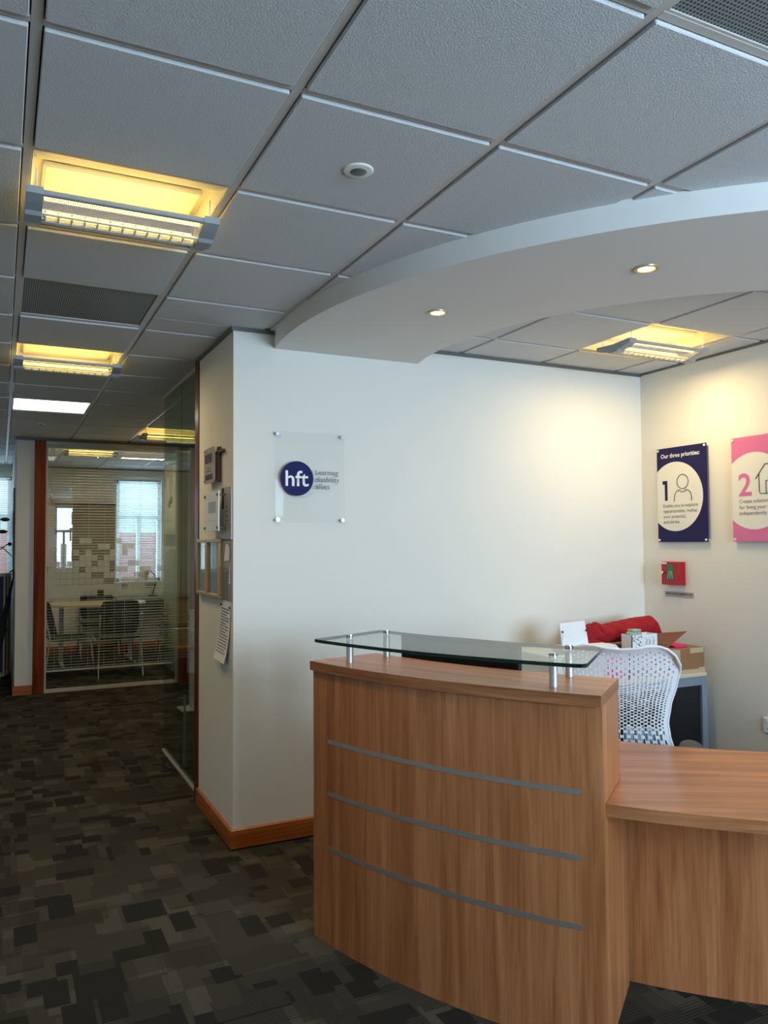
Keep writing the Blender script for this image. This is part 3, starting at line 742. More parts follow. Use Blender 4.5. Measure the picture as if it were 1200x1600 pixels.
# acrylic leaflet stand
ls = thing('leaflet_stand', 'clear sheet holder with two dark studs leaning by the front wall', 'stand', (2.85, 3.5, .94))
y = 3.50; b = MB(); q = [(2.805, y, .962), (2.992, y, .962), (2.99, y+.03, 1.098), (2.812, y+.03, 1.09)]
def slab(q, d): return q+[(x, yy+d, z) for x, yy, z in q], [(0, 1, 2, 3), (7, 6, 5, 4), (0, 4, 5, 1), (1, 5, 6, 2), (2, 6, 7, 3), (3, 7, 4, 0)]
b.add(*slab(q, .004)); part('holder', b, 'paper', ls)
b = MB(); q = [(2.805, y-.002, .962), (2.99, y-.002, .962), (2.99, y+.004, .985), (2.82, y+.012, 1.04)]; b.add(*slab(q, .001)); part('sheet', b, 'upvc', ls)
for x in (2.818, 2.984):
    b = MB(); b.ball((x, y+.010, 1.045), .006, .004, .006, 6); part('stud', b, 'black_plastic', ls)
# red holdall
bag = thing('holdall', 'slumped red fabric holdall lying on the cardboard parcel', 'bag', (3.3, 3.72, .932))
def lump(d): return 1+.05*math.sin(5*d.x+3*d.z)+.035*math.sin(11*d.x-4*d.z+2*d.y)+.02*math.sin(23*d.x+9*d.z)
b = MB(); NX = 40; NR = 28; P = []; 
for i in range(NX+1):
    u = i/NX; x = 3.07+u*.62
    h_ = interp(u, [0, .05, .16, .22, .3, .5, .75, .9, .97, 1], [.010, .035, .062, .058, .054, .060, .072, .074, .055, .008])
    for k in range(NR):
        a = 2*PI*k/NR; rr = 1+.05*math.sin(3*a+9*u)+.05*math.sin(7*a+23*u)*(1-.4*u)+.045*math.sin(3*a-41*u)*(1-.5*u)
        yy = 3.70+.095*math.cos(a)*rr*(h_/.07)**.6; zz = .935+h_+h_*math.sin(a)*rr
        P.append((x, yy, max(.933, zz)))
Fc = [(i*NR+k, (i+1)*NR+k, (i+1)*NR+(k+1) % NR, i*NR+(k+1) % NR) for i in range(NX) for k in range(NR)]+[list(range(NR)), [NX*NR+k for k in range(NR)][::-1]]
b.add(P, Fc); part('body', b, 'red_cloth', bag)
b = MB(); b.tube([(3.17, 3.68, 1.05), (3.20, 3.65, 1.035), (3.23, 3.63, 1.0), (3.21, 3.63, .96)], [.02, .026, .02, .012], 10); b.ball((3.19, 3.67, 1.05), .03, .025, .018, 8, 0, lump); part('tie', b, 'red_cloth', bag)
b = MB(); b.tube([(3.05, 3.63, .948), (3.12, 3.62, .958), (3.2, 3.63, .95)], [.012, .02, .012], 8); part('strap', b, 'red_cloth', bag)
# patterned gift box with bits in it
gb = thing('gift_box', 'small open white box with printed pattern in front of the red holdall', 'box', (3.35, 3.5, .915))
gx0, gx1, gy0, gy1, gz0, gz1 = 3.275, 3.475, 3.46, 3.55, .925, 1.005
b = MB(); t_ = .004
b.box(gx0, gx1, gy0, gy0+t_, gz0, gz1); b.box(gx0, gx1, gy1-t_, gy1, gz0, gz1); b.box(gx0, gx0+t_, gy0, gy1, gz0, gz1); b.box(gx1-t_, gx1, gy0, gy1, gz0, gz1); b.box(gx0, gx1, gy0, gy1, gz0-.012, gz0); part('carton', b, 'paper', gb)
b = MB(); rn = random.Random(3)
for k in range(26):
    x, z = gx0+.008+rn.random()*.07, gz0+.008+rn.random()*.064; a = rn.random()*3
    dx, dz = .006*math.cos(a), .006*math.sin(a); nx, nz = -.0016*math.sin(a), .0016*math.cos(a)
    b.add([(x-dx-nx, gy0-.0006, z-dz-nz), (x+dx-nx, gy0-.0006, z+dz-nz), (x+dx+nx, gy0-.0006, z+dz+nz), (x-dx+nx, gy0-.0006, z-dz+nz)], [(0, 1, 2, 3)])
part('printed_flecks', b, 'ink', gb, kind='stuff')
b = MB()
for x, h_ in ((3.375, .030), (3.40, .024), (3.43, .032)):
    b.tube([(x+.016*math.sin(a/7*PI), gy0-.001, .945+h_*a/7*1.4) for a in range(8)], .0009, 6); b.tube([(x+.016-.010*math.sin(a/5*PI), gy0-.001, .948+.022*a/5) for a in range(6)], .0009, 6)
part('printed_swirls', b, 'screen_blue', gb)
b = MB(); b.box(3.285, 3.375, 3.47, 3.53, .93, 1.022, 0, .012); b.box(3.30, 3.365, 3.475, 3.525, 1.022, 1.034, 0, .004); solo('mint_parcel', b, 'mint', 'mint green bundle sticking out of the patterned box', 'bundle')
b = MB(); b.ball((3.405, 3.505, .966), .018, .014, .042, 8, 0, lump); solo('tissue_paper', b, 'paper', 'crumpled white tissue in the patterned box', 'tissue')
b = MB(); q = [(3.60, 3.45, bz+.003), (3.69, 3.44, bz+.003), (3.74, 3.58, bz+.003), (3.62, 3.60, bz+.010)]
b.add([(x, yy, z) for x, yy, z in q]+[(x, yy, z+.008) for x, yy, z in q], [(3, 2, 1, 0), (4, 5, 6, 7), (0, 1, 5, 4), (1, 2, 6, 5), (2, 3, 7, 6), (3, 0, 4, 7)]); solo('pink_envelope', b, 'pink_paper', 'bright pink envelope lying on the cardboard parcel', 'envelope')

# ------------------------------------------------------------------ wall sign: clear acrylic plate with blue disc
EX, EZ = (1, 0, 0), (0, 0, 1)
sg = thing('wall_sign', 'clear acrylic sign with navy disc reading hft on front wall', 'sign', (1.495, FW, 1.66))
b = MB(); b.box(1.297, 1.692, FW-.026, FW-.021, 1.658, 2.142, 0, .0008); part('plate', b, 'acrylic', sg)
for x in (1.309, 1.680):
    for z in (1.672, 2.128):
        b = MB(); b.tube([(x, FW, z), (x, FW-.020, z)], .008, 16); b.tube([(x, FW-.0265, z), (x, FW-.032, z)], .010, 16); part('standoff', b, 'chrome', sg)
b = MB(); cxs, czs, R = 1.4165, 1.893, .0925
P = [(cxs+R*math.cos(2*PI*k/64), yy, czs+R*math.sin(2*PI*k/64)) for yy in (FW-.030, FW-.0265) for k in range(64)]
b.add(P, [list(range(64)), list(range(64, 128))[::-1]]+[((k+1) % 64, k, 64+k, 64+(k+1) % 64) for k in range(64)]); disc = part('disc', b, 'navy_disc', sg)
text('lettering', 'hft', disc, 'white_ink', (cxs-.065, FW-.0303, czs-.040), EX, EZ, .130, .082, .012)
for k, (s, wd) in enumerate((('Learning', .131), ('disability', .137), ('allies', .079))):
    text('lettering', s, sg, 'ink', (1.524, FW-.0266, 1.9165-.0385*k), EX, EZ, wd, None, -.004)

# ------------------------------------------------------------------ posters on the right wall (reading direction -Y)
def poster(y1, mat, label, words, figure, num, numcol, title=None):
    x = RW-.024; zt = 2.146; h_ = .605; wd = .402
    t = thing('wall_poster', label, 'poster', (RW, y1-wd/2, zt-h_), 0, 'priority posters on the side wall')
    b = MB(); b.box(x, x+.005, y1-wd, y1, zt-h_, zt, 0, .0006); part('board', b, mat, t)
    # white round panel cut by the board edge
    cu, cz, R = .150, .315, .221; a0 = math.acos(-cu/R); pts = []
    for k in range(65):
        a = -a0+2*a0*k/64; pts.append((cu+R*math.cos(a), cz-R*math.sin(a)))
    b = MB(); b.add([(x-.0005, y1-u, zt-v) for u, v in pts], [list(range(65))[::-1]]); part('round_panel', b, 'board_white', t, smooth=False)
    ex, ez = (0, -1, 0), (0, 0, 1)
    if title: text('heading', title, t, 'white_ink', (x-.0002, y1-.036, zt-.064), ex, ez, .315, None, .014)
    if num == '1':
        nb_ = MB(); o1 = (y1-.046, zt-.340)
        nb_.add([(x-.0007, o1[0]-u, o1[1]+v) for u, v in ((.018, 0), (.041, 0), (.041, .129), (0, .129), (0, .106), (.018, .106))], [(0, 5, 4, 3, 2, 1)]); part('numeral', nb_, numcol, t, smooth=False)
    else: text('numeral', num, t, numcol, (x-.0006, y1-.046, zt-.340), ex, ez, .088, .130, .018)
    for k, (s, ww) in enumerate(words): text('lettering', s, t, 'ink', (x-.0006, y1-.05, zt-.383-.0345*k), ex, ez, ww, None, -.002)
    ic = MB()
    for poly_ in figure: ic.tube([(x-.0015, y1-u, zt-v) for u, v in poly_], .0022, 6)
    part('icon', ic, 'ink_dark', t)
    for u in (.013, wd-.013):
        for v in (.013, h_-.013):
            b = MB(); b.tube([(RW, y1-u, zt-v), (x+.0055, y1-u, zt-v)], .006, 12); b.tube([(x-.0003, y1-u, zt-v), (x-.006, y1-u, zt-v)], .0075, 14); part('standoff', b, 'white_metal', t)
    return t
head = [(.213+.045*math.cos(2*PI*k/32), .224+.045*math.sin(2*PI*k/32)) for k in range(33)]
sh = [(.143, .348), (.145, .318)]+[(.145+.045*(1-math.cos(a)), .318-.042*math.sin(a)) for a in (.4, .8, 1.2, 1.57)]+[(.196, .288), (.230, .288), (.236, .276)]+[(.281-.045*(1-math.cos(a)), .318-.042*math.sin(a)) for a in (1.57, 1.2, .8, .4)]+[(.281, .318), (.283, .348)]
poster(3.821, 'navy', 'navy blue poster headed Our three priorities with numeral 1', [('Enable you to explore', .280), ('opportunities, realise', .272), ('your potential,', .185), ('and thrive', .130)], [head, sh], '1', 'navy', 'Our three priorities:')
house = [[(.162, .249), (.224, .168), (.300, .168), (.362, .249)], [(.184, .22), (.186, .325), (.194, .334), (.330, .334), (.338, .325), (.340, .22)], [(.229, .334), (.229, .262), (.290, .262), (.290, .334)]]
poster(3.238, 'pink_print', 'pink poster with a house drawing and numeral 2', [('Create solutions', .205), ('for living your life', .222), ('independently', .180)], house, '2', 'pink_print')

# red emergency key box + label, socket
kb = thing('key_box', 'small red wall box with glass window below the navy poster', 'key box', (RW, 3.70, 1.268))
b = MB(); b.box(RW-.045, RW, 3.622, 3.782, 1.268, 1.415, 0, .003); part('case', b, 'red_paint', kb)
b = MB(); b.box(RW-.048, RW-.0452, 3.68, 3.730, 1.298, 1.398, 0, .001); part('window', b, 'green_print', kb)
b = MB()
for k, (dy, dz) in enumerate(((0, 0), (.012, -.01), (-.012, -.012))): b.tube([(RW-.0485, 3.705+dy, 1.36+dz*.5), (RW-.0485, 3.705+dy*1.7, 1.31+dz*.3)], .0025, 6)
part('key_print', b, 'mint', kb)
b = MB(); b.box(RW-.0462, RW-.0452, 3.735, 3.777, 1.400, 1.411); part('label_strip', b, 'paper', kb)
b = MB(); b.tube([(RW-.045, 3.758, 1.345), (RW-.062, 3.758, 1.345)], .007, 12); b.box(RW-.066, RW-.060, 3.748, 3.768, 1.338, 1.352, 0, .002); part('lock', b, 'chrome', kb)
lb = thing('label_plate', 'narrow grey lettered plate under the red wall box', 'sign', (RW, 3.675, 1.19))
b = MB(); b.box(RW-.003, RW, 3.56, 3.792, 1.190, 1.224, 0, .0006); part('plate', b, 'paper_grey', lb)
text('lettering', 'ISOLATION SWITCH EMERGENCY KEY', lb, 'ink_dark', (RW-.0032, 3.783, 1.205), (0, -1, 0), EZ, .212, .0105, .01)
so = thing('wall_socket', 'white double power socket low on the side wall', 'socket', (RW, 3.0, .467))
b = MB(); b.box(RW-.011, RW, 2.932, 3.078, .467, .553, 0, .003); part('face_plate', b, 'upvc', so)
for y_ in (3.04, 2.97):
    b = MB(); b.box(RW-.0115, RW-.0108, y_-.004, y_+.004, .520, .533); b.box(RW-.0115, RW-.0108, y_-.014, y_-.008, .49, .494); b.box(RW-.0115, RW-.0108, y_+.008, y_+.014, .49, .494); part('pin_slots', b, 'black_plastic', so)
    b = MB(); b.box(RW-.0135, RW-.0108, y_+.017-.006, y_+.017+.006, .528, .545, 0, .001); part('switch', b, 'paper', so)

# ------------------------------------------------------------------ notices on the side face (x = CX, facing -X, reading direction -Y)
EY = (0, -1, 0)
# acrylic certificate with a wooden cross
ac = thing('acrylic_notice', 'rounded acrylic certificate with dark printed photo, topmost on wall end', 'notice', (CX, 4.36, 1.885))
b = MB(); ya, yb, za, zb = 4.24, 4.475, 1.885, 2.083; r_ = .025
pp = []
for cy_, cz_, s0 in ((ya+r_, za+r_, PI), (yb-r_, za+r_, 1.5*PI), (yb-r_, zb-r_, 0), (ya+r_, zb-r_, .5*PI)):
    for k in range(6): a = s0+k/5*PI/2; pp.append((cy_+r_*math.cos(a), cz_+r_*math.sin(a)))
nn = len(pp); P = [(xx, y_, z_) for xx in (CX-.036, CX-.030) for y_, z_ in pp]
b.add(P, [list(range(nn)), list(range(nn, 2*nn))[::-1]]+[((k+1) % nn, k, nn+k, nn+(k+1) % nn) for k in range(nn)]); part('plate', b, 'paper_grey', ac)
b = MB(); b.box(CX-.0372, CX-.0362, 4.29, 4.45, 2.0, 2.05); b.box(CX-.0372, CX-.0362, 4.28, 4.44, 1.905, 1.935); part('printed_picture', b, 'ink', ac)
b = MB(); b.box(CX-.0372, CX-.0362, 4.33, 4.40, 1.966, 1.970); b.box(CX-.0372, CX-.0362, 4.32, 4.41, 1.952, 1.956); part('printed_lines', b, 'ink', ac)
for z_ in (1.90, 2.07):
    b = MB(); b.tube([(CX, 4.455, z_), (CX-.04, 4.455, z_)], .006, 10); part('standoff', b, 'trim_grey', ac)
b = MB(); b.box(CX-.022, CX-.001, 4.222, 4.240, 1.885, 2.078, 0, .002); b.box(CX-.022, CX-.001, 4.136, 4.305, 2.040, 2.056, 0, .002); solo('wall_cross', b, 'brown_wood', 'slim brown wooden cross hung beside the acrylic certificate', 'cross')
sn = thing('acrylic_sign', 'white acrylic sign on long standoffs above the gilt frames', 'sign', (CX, 4.24, 1.616))
b = MB(); b.box(CX-.052, CX-.046, 4.082, 4.396, 1.616, 1.828, 0, .001); part('plate', b, 'upvc', sn)
b = MB(); b.box(CX-.0535, CX-.0522, 4.085, 4.393, 1.672, 1.680); part('divider', b, 'paper', sn)
b = MB(); b.box(CX-.0532, CX-.0522, 4.14, 4.30, 1.715, 1.775); part('pale_print', b, 'pad_pale', sn)
for y_ in (4.10, 4.378):
    for z_ in (1.634, 1.808):
        b = MB(); b.tube([(CX-(.0085 if y_ < 4.2 and z_ > 1.5 else 0), y_, z_), (CX-.046, y_, z_)], .0055, 10); b.tube([(CX-.0522, y_, z_), (CX-.058, y_, z_)], .0075, 10); part('standoff', b, 'trim_grey', sn)
bd = thing('information_board', 'grey framed panel with a black strip near the wall corner', 'notice', (CX, 4.085, 1.568))
b = MB(); b.box(CX-.008, CX, 3.992, 4.188, 1.568, 1.848, 0, .001); part('board', b, 'paper_grey', bd)
b = MB(); b.box(CX-.0092, CX-.0082, 4.137, 4.186, 1.733, 1.845); part('black_strip', b, 'black_plastic', bd)
b = MB(); b.box(CX-.0092, CX-.0082, 4.0, 4.18, 1.568, 1.572); part('lower_edge', b, 'ink_dark', bd)
b = MB()
for k in range(4): b.box(CX-.0092, CX-.0082, 4.06-.003*k, 4.10, 1.742-.025*k, 1.746-.025*k)
part('printed_lines', b, 'ink', bd)
def frame(y0, y1, label):
    t = thing('certificate_frame', label, 'picture frame', (CX, (y0+y1)/2, 1.252), 0, 'gilt frames on the wall end')
    z0, z1 = 1.252, 1.574; f = MB(); w_ = .02
    f.box(CX-.026, CX, y0, y1, z0, z0+w_, 0, .003); f.box(CX-.026, CX, y0, y1, z1-w_, z1, 0, .003); f.box(CX-.026, CX, y0, y0+w_, z0+w_, z1-w_, 0, .003); f.box(CX-.026, CX, y1-w_, y1, z0+w_, z1-w_, 0, .003)
    part('moulding', f, 'gold_frame', t)
    g = MB(); g.box(CX-.008, CX-.001, y0+w_, y1-w_, z0+w_, z1-w_); part('certificate', g, 'pad_pale', t)
    g = MB(); g.box(CX-.014, CX-.012, y0+w_, y1-w_, z0+w_, z1-w_); part('glazing', g, 'acrylic', t)
frame(4.478, 4.716, 'gilt framed certificate nearer the dark wooden door post')
frame(4.185, 4.470, 'gilt framed certificate nearer the wall corner')
lp = thing('leaflet_pocket', 'clear plastic pocket of leaflets below the grey panel', 'holder', (CX, 4.09, 1.252))
b = MB(); b.box(CX-.004, CX-.001, 3.995, 4.192, 1.252, 1.552, 0, .001); part('backing', b, 'paper_grey', lp)
b = MB(); q = [(CX-.0075, 4.14, 1.455), (CX-.0075, 4.03, 1.46), (CX-.0075, 4.02, 1.52), (CX-.0075, 4.05, 1.548), (CX-.0075, 4.10, 1.545)]
b.add(q, [(4, 3, 2, 1, 0)]); part('leaflet', b, 'paper', lp)
b = MB(); b.box(CX-.0138, CX-.012, 4.01, 4.18, 1.255, 1.43); b.box(CX-.0138, CX-.004, 4.01, 4.02, 1.255, 1.43); b.box(CX-.0138, CX-.004, 4.17, 4.18, 1.255, 1.43); b.box(CX-.0138, CX-.004, 4.01, 4.18, 1.252, 1.257); part('front_pocket', b, 'acrylic', lp)
nt_ = thing('paper_notice', 'printed sheet pinned low on the wall end, bottom curling out', 'paper', (CX, 4.13, .92))
b = MB(); P = []; 
for k in range(9):
    v = k/8; x_ = CX-.003-.028*v**3; z_ = 1.238-.308*v; P += [(x_, 4.216+.055*v, z_), (x_, 4.018+.03*v, z_-.006)]
b.add(P+[(x_+.0012, y_, z_) for x_, y_, z_ in P], [(2*k+1, 2*k, 2*k+2, 2*k+3) for k in range(8)]+[(18+2*k, 18+2*k+1, 18+2*k+3, 18+2*k+2) for k in range(8)]); part('sheet', b, 'paper', nt_)
b = MB(); rn = random.Random(5)
for k in range(16):
    v = .10+.8*k/16; x_ = CX-.0042-.028*v**3; z_ = 1.238-.308*v; l = 4.20+.055*v; rr = 4.045+.03*v+.05*rn.random()*(k % 3 == 2)
    b.add([(x_, l, z_), (x_, rr, z_-.005), (x_-.0003, rr, z_-.009), (x_-.0003, l, z_-.004)], [(3, 2, 1, 0)])
part('printed_lines', b, 'ink', nt_, kind='stuff')
b = MB(); b.ball((CX-.006, 4.20, 1.222), .005, .006, .006, 6); b.ball((CX-.006, 4.035, 1.214), .005, .006, .006, 6); part('pins', b, 'black_plastic', nt_)

# ------------------------------------------------------------------ glass screens
gs = thing('glass_screen', 'green tinted side glass screen beside the wall end', 'glass screen', (1.11, 5.4, 0))
b = MB(); b.box(CX-.006, CX+.075, 4.752, 4.85, 0, CEIL, 0, .003); part('post', b, 'frame_dark_wood', gs)
b = MB(); b.box(1.112, 1.122, 4.855, 5.46, .02, 2.655, 0); part('pane', b, ['pane_green'], gs)
b = MB(); b.box(1.112, 1.122, 5.463, 6.075, .02, 2.655, 0); part('pane', b, ['pane_green'], gs)
b = MB(); b.box(1.108, 1.126, 4.85, 6.078, .0, .02); part('channel', b, 'runner_grey', gs)
b = MB(); b.box(1.106, 1.128, 4.85, 6.078, 2.655, 2.69); part('channel', b, 'runner_grey', gs)
b = MB(); b.tube([(1.165, 5.56, .04), (1.165, 5.56, .50)], .009, 10); b.tube([(1.165, 5.56, .48), (1.122, 5.56, .48)], .006, 8); b.cyl(1.165, 5.56, 0, .06, .013, 10); part('pull_bar', b, 'silver', gs)
gf = thing('glass_partition', 'wood framed glass partition of the meeting room at corridor end', 'glass partition', (1.2, 9.02, 0))
b = MB(); b.box(.318, .425, 8.965, 9.075, 0, 2.65, 0, .003); part('post', b, 'mahogany', gf)
b = MB(); b.box(1.955, 2.058, 8.965, 9.075, 0, 2.65, 0, .003); part('post', b, 'mahogany', gf)
for q in ((.425, .445, 9.0, 9.04, 0, 2.65), (.445, 1.955, 9.0, 9.04, 0, .035), (.445, 1.955, 9.0, 9.04, 2.615, 2.65)): b = MB(); b.box(*q); part('channel', b, 'runner_grey', gf)
for xa, xb in ((.447, .940), (.943, 1.328), (1.331, 1.953)):
    b = MB(); b.box(xa, xb, 9.015, 9.025, .036, 2.614); part('pane', b, 'pane_clear', gf)
# frosted pixel film on the panes: dense low and at the left, breaking up towards the top
b = MB(); rn = random.Random(11); sq = .0625
for i in range(24):
    for j in range(10):
        x, z = .45+i*sq, 1.0+j*sq
        dens = 1.05-.095*j-.018*i+(.25 if i < 7 else 0) + (.15 if 8 <= i <= 12 and j > 4 else 0)
        if rn.random() < dens and x+sq < 1.95: b.add([(x+.0015, 9.0135, z+.0015), (x+sq-.0015, 9.0135, z+.0015), (x+sq-.0015, 9.0135, z+sq-.0015), (x+.0015, 9.0135, z+sq-.0015)], [(0, 1, 2, 3)])
fm = bpy.data.materials.new('frost_film'); fm.use_nodes = True; nt0 = fm.node_tree; nt0.nodes.clear()
o_ = N(nt0, 'ShaderNodeOutputMaterial'); t1 = N(nt0, 'ShaderNodeBsdfTransparent'); d1 = N(nt0, 'ShaderNodeBsdfTranslucent'); d2 = N(nt0, 'ShaderNodeBsdfDiffuse'); m1 = N(nt0, 'ShaderNodeMixShader'); m2 = N(nt0, 'ShaderNodeMixShader')
d1.inputs[0].default_value = (.75, .82, .8, 1); d2.inputs[0].default_value = (.80, .86, .84, 1); m1.inputs[0].default_value = .5; m2.inputs[0].default_value = .7
nt0.links.new(d1.outputs[0], m1.inputs[1]); nt0.links.new(d2.outputs[0], m1.inputs[2]); nt0.links.new(t1.outputs[0], m2.inputs[1]); nt0.links.new(m1.outputs[0], m2.inputs[2]); nt0.links.new(m2.outputs[0], o_.inputs[0]); MATS['frost_film'] = fm
part('frosted_squares', b, 'frost_film', gf, kind='stuff', smooth=False)

# ------------------------------------------------------------------ venetian blinds
def blind(x0, x1, y, z0, z1, label, cord=False, pitch=.03, tilt=-.05):
    t = thing('venetian_blind', label, 'blind', ((x0+x1)/2, y, z0))
    b = MB(); b.box(x0, x1, y-.02, y+.02, z1-.04, z1, 0, .002); part('head_rail', b, 'blind_white', t)
    b = MB(); b.box(x0, x1, y-.012, y+.012, z0, z0+.018, 0, .003); part('bottom_rail', b, 'blind_white', t)
    b = MB(); z = z0+.035
    while z < z1-.05:
        dy = .0125; dz = dy*tilt
        b.add([(x0, y-dy, z+dz), (x1, y-dy, z+dz), (x1, y, z+.0018), (x0, y, z+.0018), (x1, y+dy, z-dz), (x0, y+dy, z-dz)], [(0, 1, 2, 3), (3, 2, 4, 5)]); z += pitch
    part('slats', b, 'blind_white', t, kind='stuff')
    b = MB()
    for x in (x0+.08, (x0+x1)/2, x1-.08): b.tube([(x, y-.013, z0+.01), (x, y-.013, z1-.03)], .0012, 5)
    part('ladder_cord', b, 'blind_white', t)
    if cord:
        b = MB(); b.tube([(x0+.03, y-.03, z1-.03), (x0+.032, y-.03, 2.1)], .003, 6); b.tube([(x0+.06, y-.03, z1-.03), (x0+.045, y-.03, 2.12)], .003, 6); b.ball((x0+.035, y-.03, 2.05), .014, .012, .045, 8); b.ball((x0+.055, y-.03, 2.0), .013, .012, .04, 8); part('pull_cord', b, 'cream_top', t)
blind(.45, .945, 9.11, .20, 2.63, 'open slatted blind behind left glass pane, with cream pull cord', True)
blind(.95, 1.325, 9.11, .20, 2.63, 'open slatted blind behind the middle glass pane')
blind(1.33, 1.95, 9.11, .20, 2.63, 'open slatted blind behind the pane nearest the green screen')
blind(1.56, 2.18, 12.16, 1.02, 2.53, 'window blind half closed on the meeting room window', False, .025, .5)
blind(-.88, .12, 12.16, 1.02, 2.53, 'window blind half closed at the far end of the corridor', False, .025, .5)

# ------------------------------------------------------------------ meeting room furniture
mt = thing('meeting_table', 'pale wood meeting table behind the glass partition', 'table', (1.15, 11.0, 0))
pl = [(1.15+.62*math.copysign(abs(math.cos(a))**.7, math.cos(a)), 11.0+.42*math.copysign(abs(math.sin(a))**.7, math.sin(a))) for a in [2*PI*k/48 for k in range(48)]]
b = MB(); b.prism(pl, .765, .79); part('tabletop', b, 'table_top', mt)
for x in (.72, 1.58):
    b = MB(); b.tube([(x, 11.0, .765), (x, 11.0, .03)], .03, 12); b.tube([(x, 10.65, .03), (x, 11.35, .03)], .022, 10); part('leg', b, 'grey_metal', mt)
def meeting_chair(loc, rz, label, src=[None]):
    if src[0]:
        c = copy_tree(src[0], loc, label); c.rotation_euler = (0, 0, rz); return c
    t = thing('meeting_chair', label, 'chair', (0, 0, 0), 0, 'black mesh chairs in the meeting room'); src[0] = t; ORIG[t] = Vector()
    b = MB(); NX_, NZ_ = 40, 30
    P = []; Fc = []
    for j in range(NZ_+1):
        for i in range(NX_+1):
            s = -1+2*i/NX_; v = j/NZ_; hw = .225*(1-.25*(2*v-1)**4*.5); P.append((s*hw, -.22+.06*s*s-.09*v, .50+.40*v-.02*s**4*v))
    m0 = len(P); P += [(x, y+.006, z) for x, y, z in P]
    for j in range(NZ_):
        for i in range(NX_):
            if (9 <= j <= 21) and 8 <= i <= 32 and (i % 2 == 1) and (j % 2 == 0): continue
            q = j*(NX_+1)+i; Fc += [(q, q+1, q+NX_+2, q+NX_+1), (m0+q, m0+q+NX_+1, m0+q+NX_+2, m0+q+1)]
    b.add(P, Fc); part('backrest', b, 'black_plastic', t)
    b = MB(); b.box(-.23, .23, -.20, .24, .435, .465, 0, .012); part('seat', b, 'black_plastic', t)
    for s in (-1, 1):
        b = MB(); b.tube([(s*.235, -.30, .74), (s*.235, -.24, .46), (s*.25, -.30, .0)], .011, 8); part('leg', b, 'chrome', t)
        b = MB(); b.tube([(s*.235, -.22, .44), (s*.235, .22, .44), (s*.25, .26, .0)], .011, 8); part('leg', b, 'chrome', t)
    t.location = loc; t.rotation_euler = (0, 0, rz); return t
meeting_chair((1.27, 9.95, 0), .05, 'black mesh chair seen from behind, nearest the glass')
meeting_chair((1.25, 11.72, 0), PI, 'black mesh chair on the window side of the meeting table')
meeting_chair((.72, 10.15, 0), -PI/2+.2, 'black mesh chair turned sideways next to the wooden post')
meeting_chair((2.15, 10.75, 0), PI/2-.1, 'black mesh chair seen edge on behind the green glass screen')
wd = thing('window_desk', 'dark desk under the meeting room window', 'desk', (2.0, 11.9, 0))
b = MB(); b.box(1.5, 2.9, 11.62, 12.14, .76, .79, 0, .003); part('worktop', b, 'grey_metal', wd)
b = MB(); b.box(1.52, 1.55, 11.65, 12.14, 0, .76); part('side_panel', b, 'brown_wood', wd)
b = MB(); b.box(2.85, 2.88, 11.65, 12.14, 0, .76); part('side_panel', b, 'brown_wood', wd)
b = MB(); b.box(2.2, 2.6, 11.65, 12.1, .05, .74, 0, .003); pd = part('pedestal', b, 'table_top', wd)
dl = thing('desk_lamp', 'cream desk lamp with curved arm in front of meeting room window', 'lamp', (2.02, 11.9, .79))
b = MB(); b.lathe(2.02, 11.9, [(.07, .79), (.07, .80), (.015, .815)], 16); part('base', b, 'black_plastic', dl)
b = MB(); b.tube([(2.02, 11.9, .81), (2.06, 11.9, .98), (2.05, 11.9, 1.10), (1.98, 11.9, 1.17), (1.92, 11.9, 1.15)], .008, 8); part('arm', b, 'black_plastic', dl)
b = MB(); b.tube([(1.95, 11.9, 1.17), (1.87, 11.9, 1.06)], [.03, .085], 16); part('lamp_shade', b, 'table_top', dl)
pb = thing('pinboard', 'beige pinboard with dark red top rail on the meeting room wall', 'pinboard', (1.2, 12.18, .96))
b = MB(); b.box(.70, 1.53, 12.178, 12.199, .96, 2.12, 0, .002); part('board', b, 'pinboard', pb)
b = MB(); b.box(.66, 1.535, 12.165, 12.199, 2.125, 2.15, 0, .002); part('top_rail', b, 'dark_red_rail', pb)
b = MB(); b.box(.60, .67, 12.17, 12.199, 1.16, 1.25, 0, .004); solo('red_box_reflection', b, 'red_paint', 'small red block standing in for the reflection of the red wall box', 'reflection')  # solid red block in place of the key box reflected in the glass
b = MB(); b.box(.452, .565, 9.027, 9.029, 1.53, 1.66); solo('white_rectangle', b, 'paper', 'white rectangle just inside the left glass pane', 'paper')  # thin white rectangle just behind the left pane
bc = thing('bookcase', 'tall brown bookcase in meeting room behind the green screen', 'bookcase', (2.75, 11.0, 0))
b = MB(); b.box(2.55, 3.08, 10.2, 10.23, 0, 1.9); b.box(2.55, 3.08, 11.1, 11.13, 0, 1.9); b.box(3.06, 3.08, 10.2, 11.13, 0, 1.9); part('carcass', b, 'brown_wood', bc)
for z in (.08, .5, .9, 1.3, 1.68): b = MB(); b.box(2.56, 3.06, 10.23, 11.1, z, z+.025); part('shelf', b, 'brown_wood', bc)

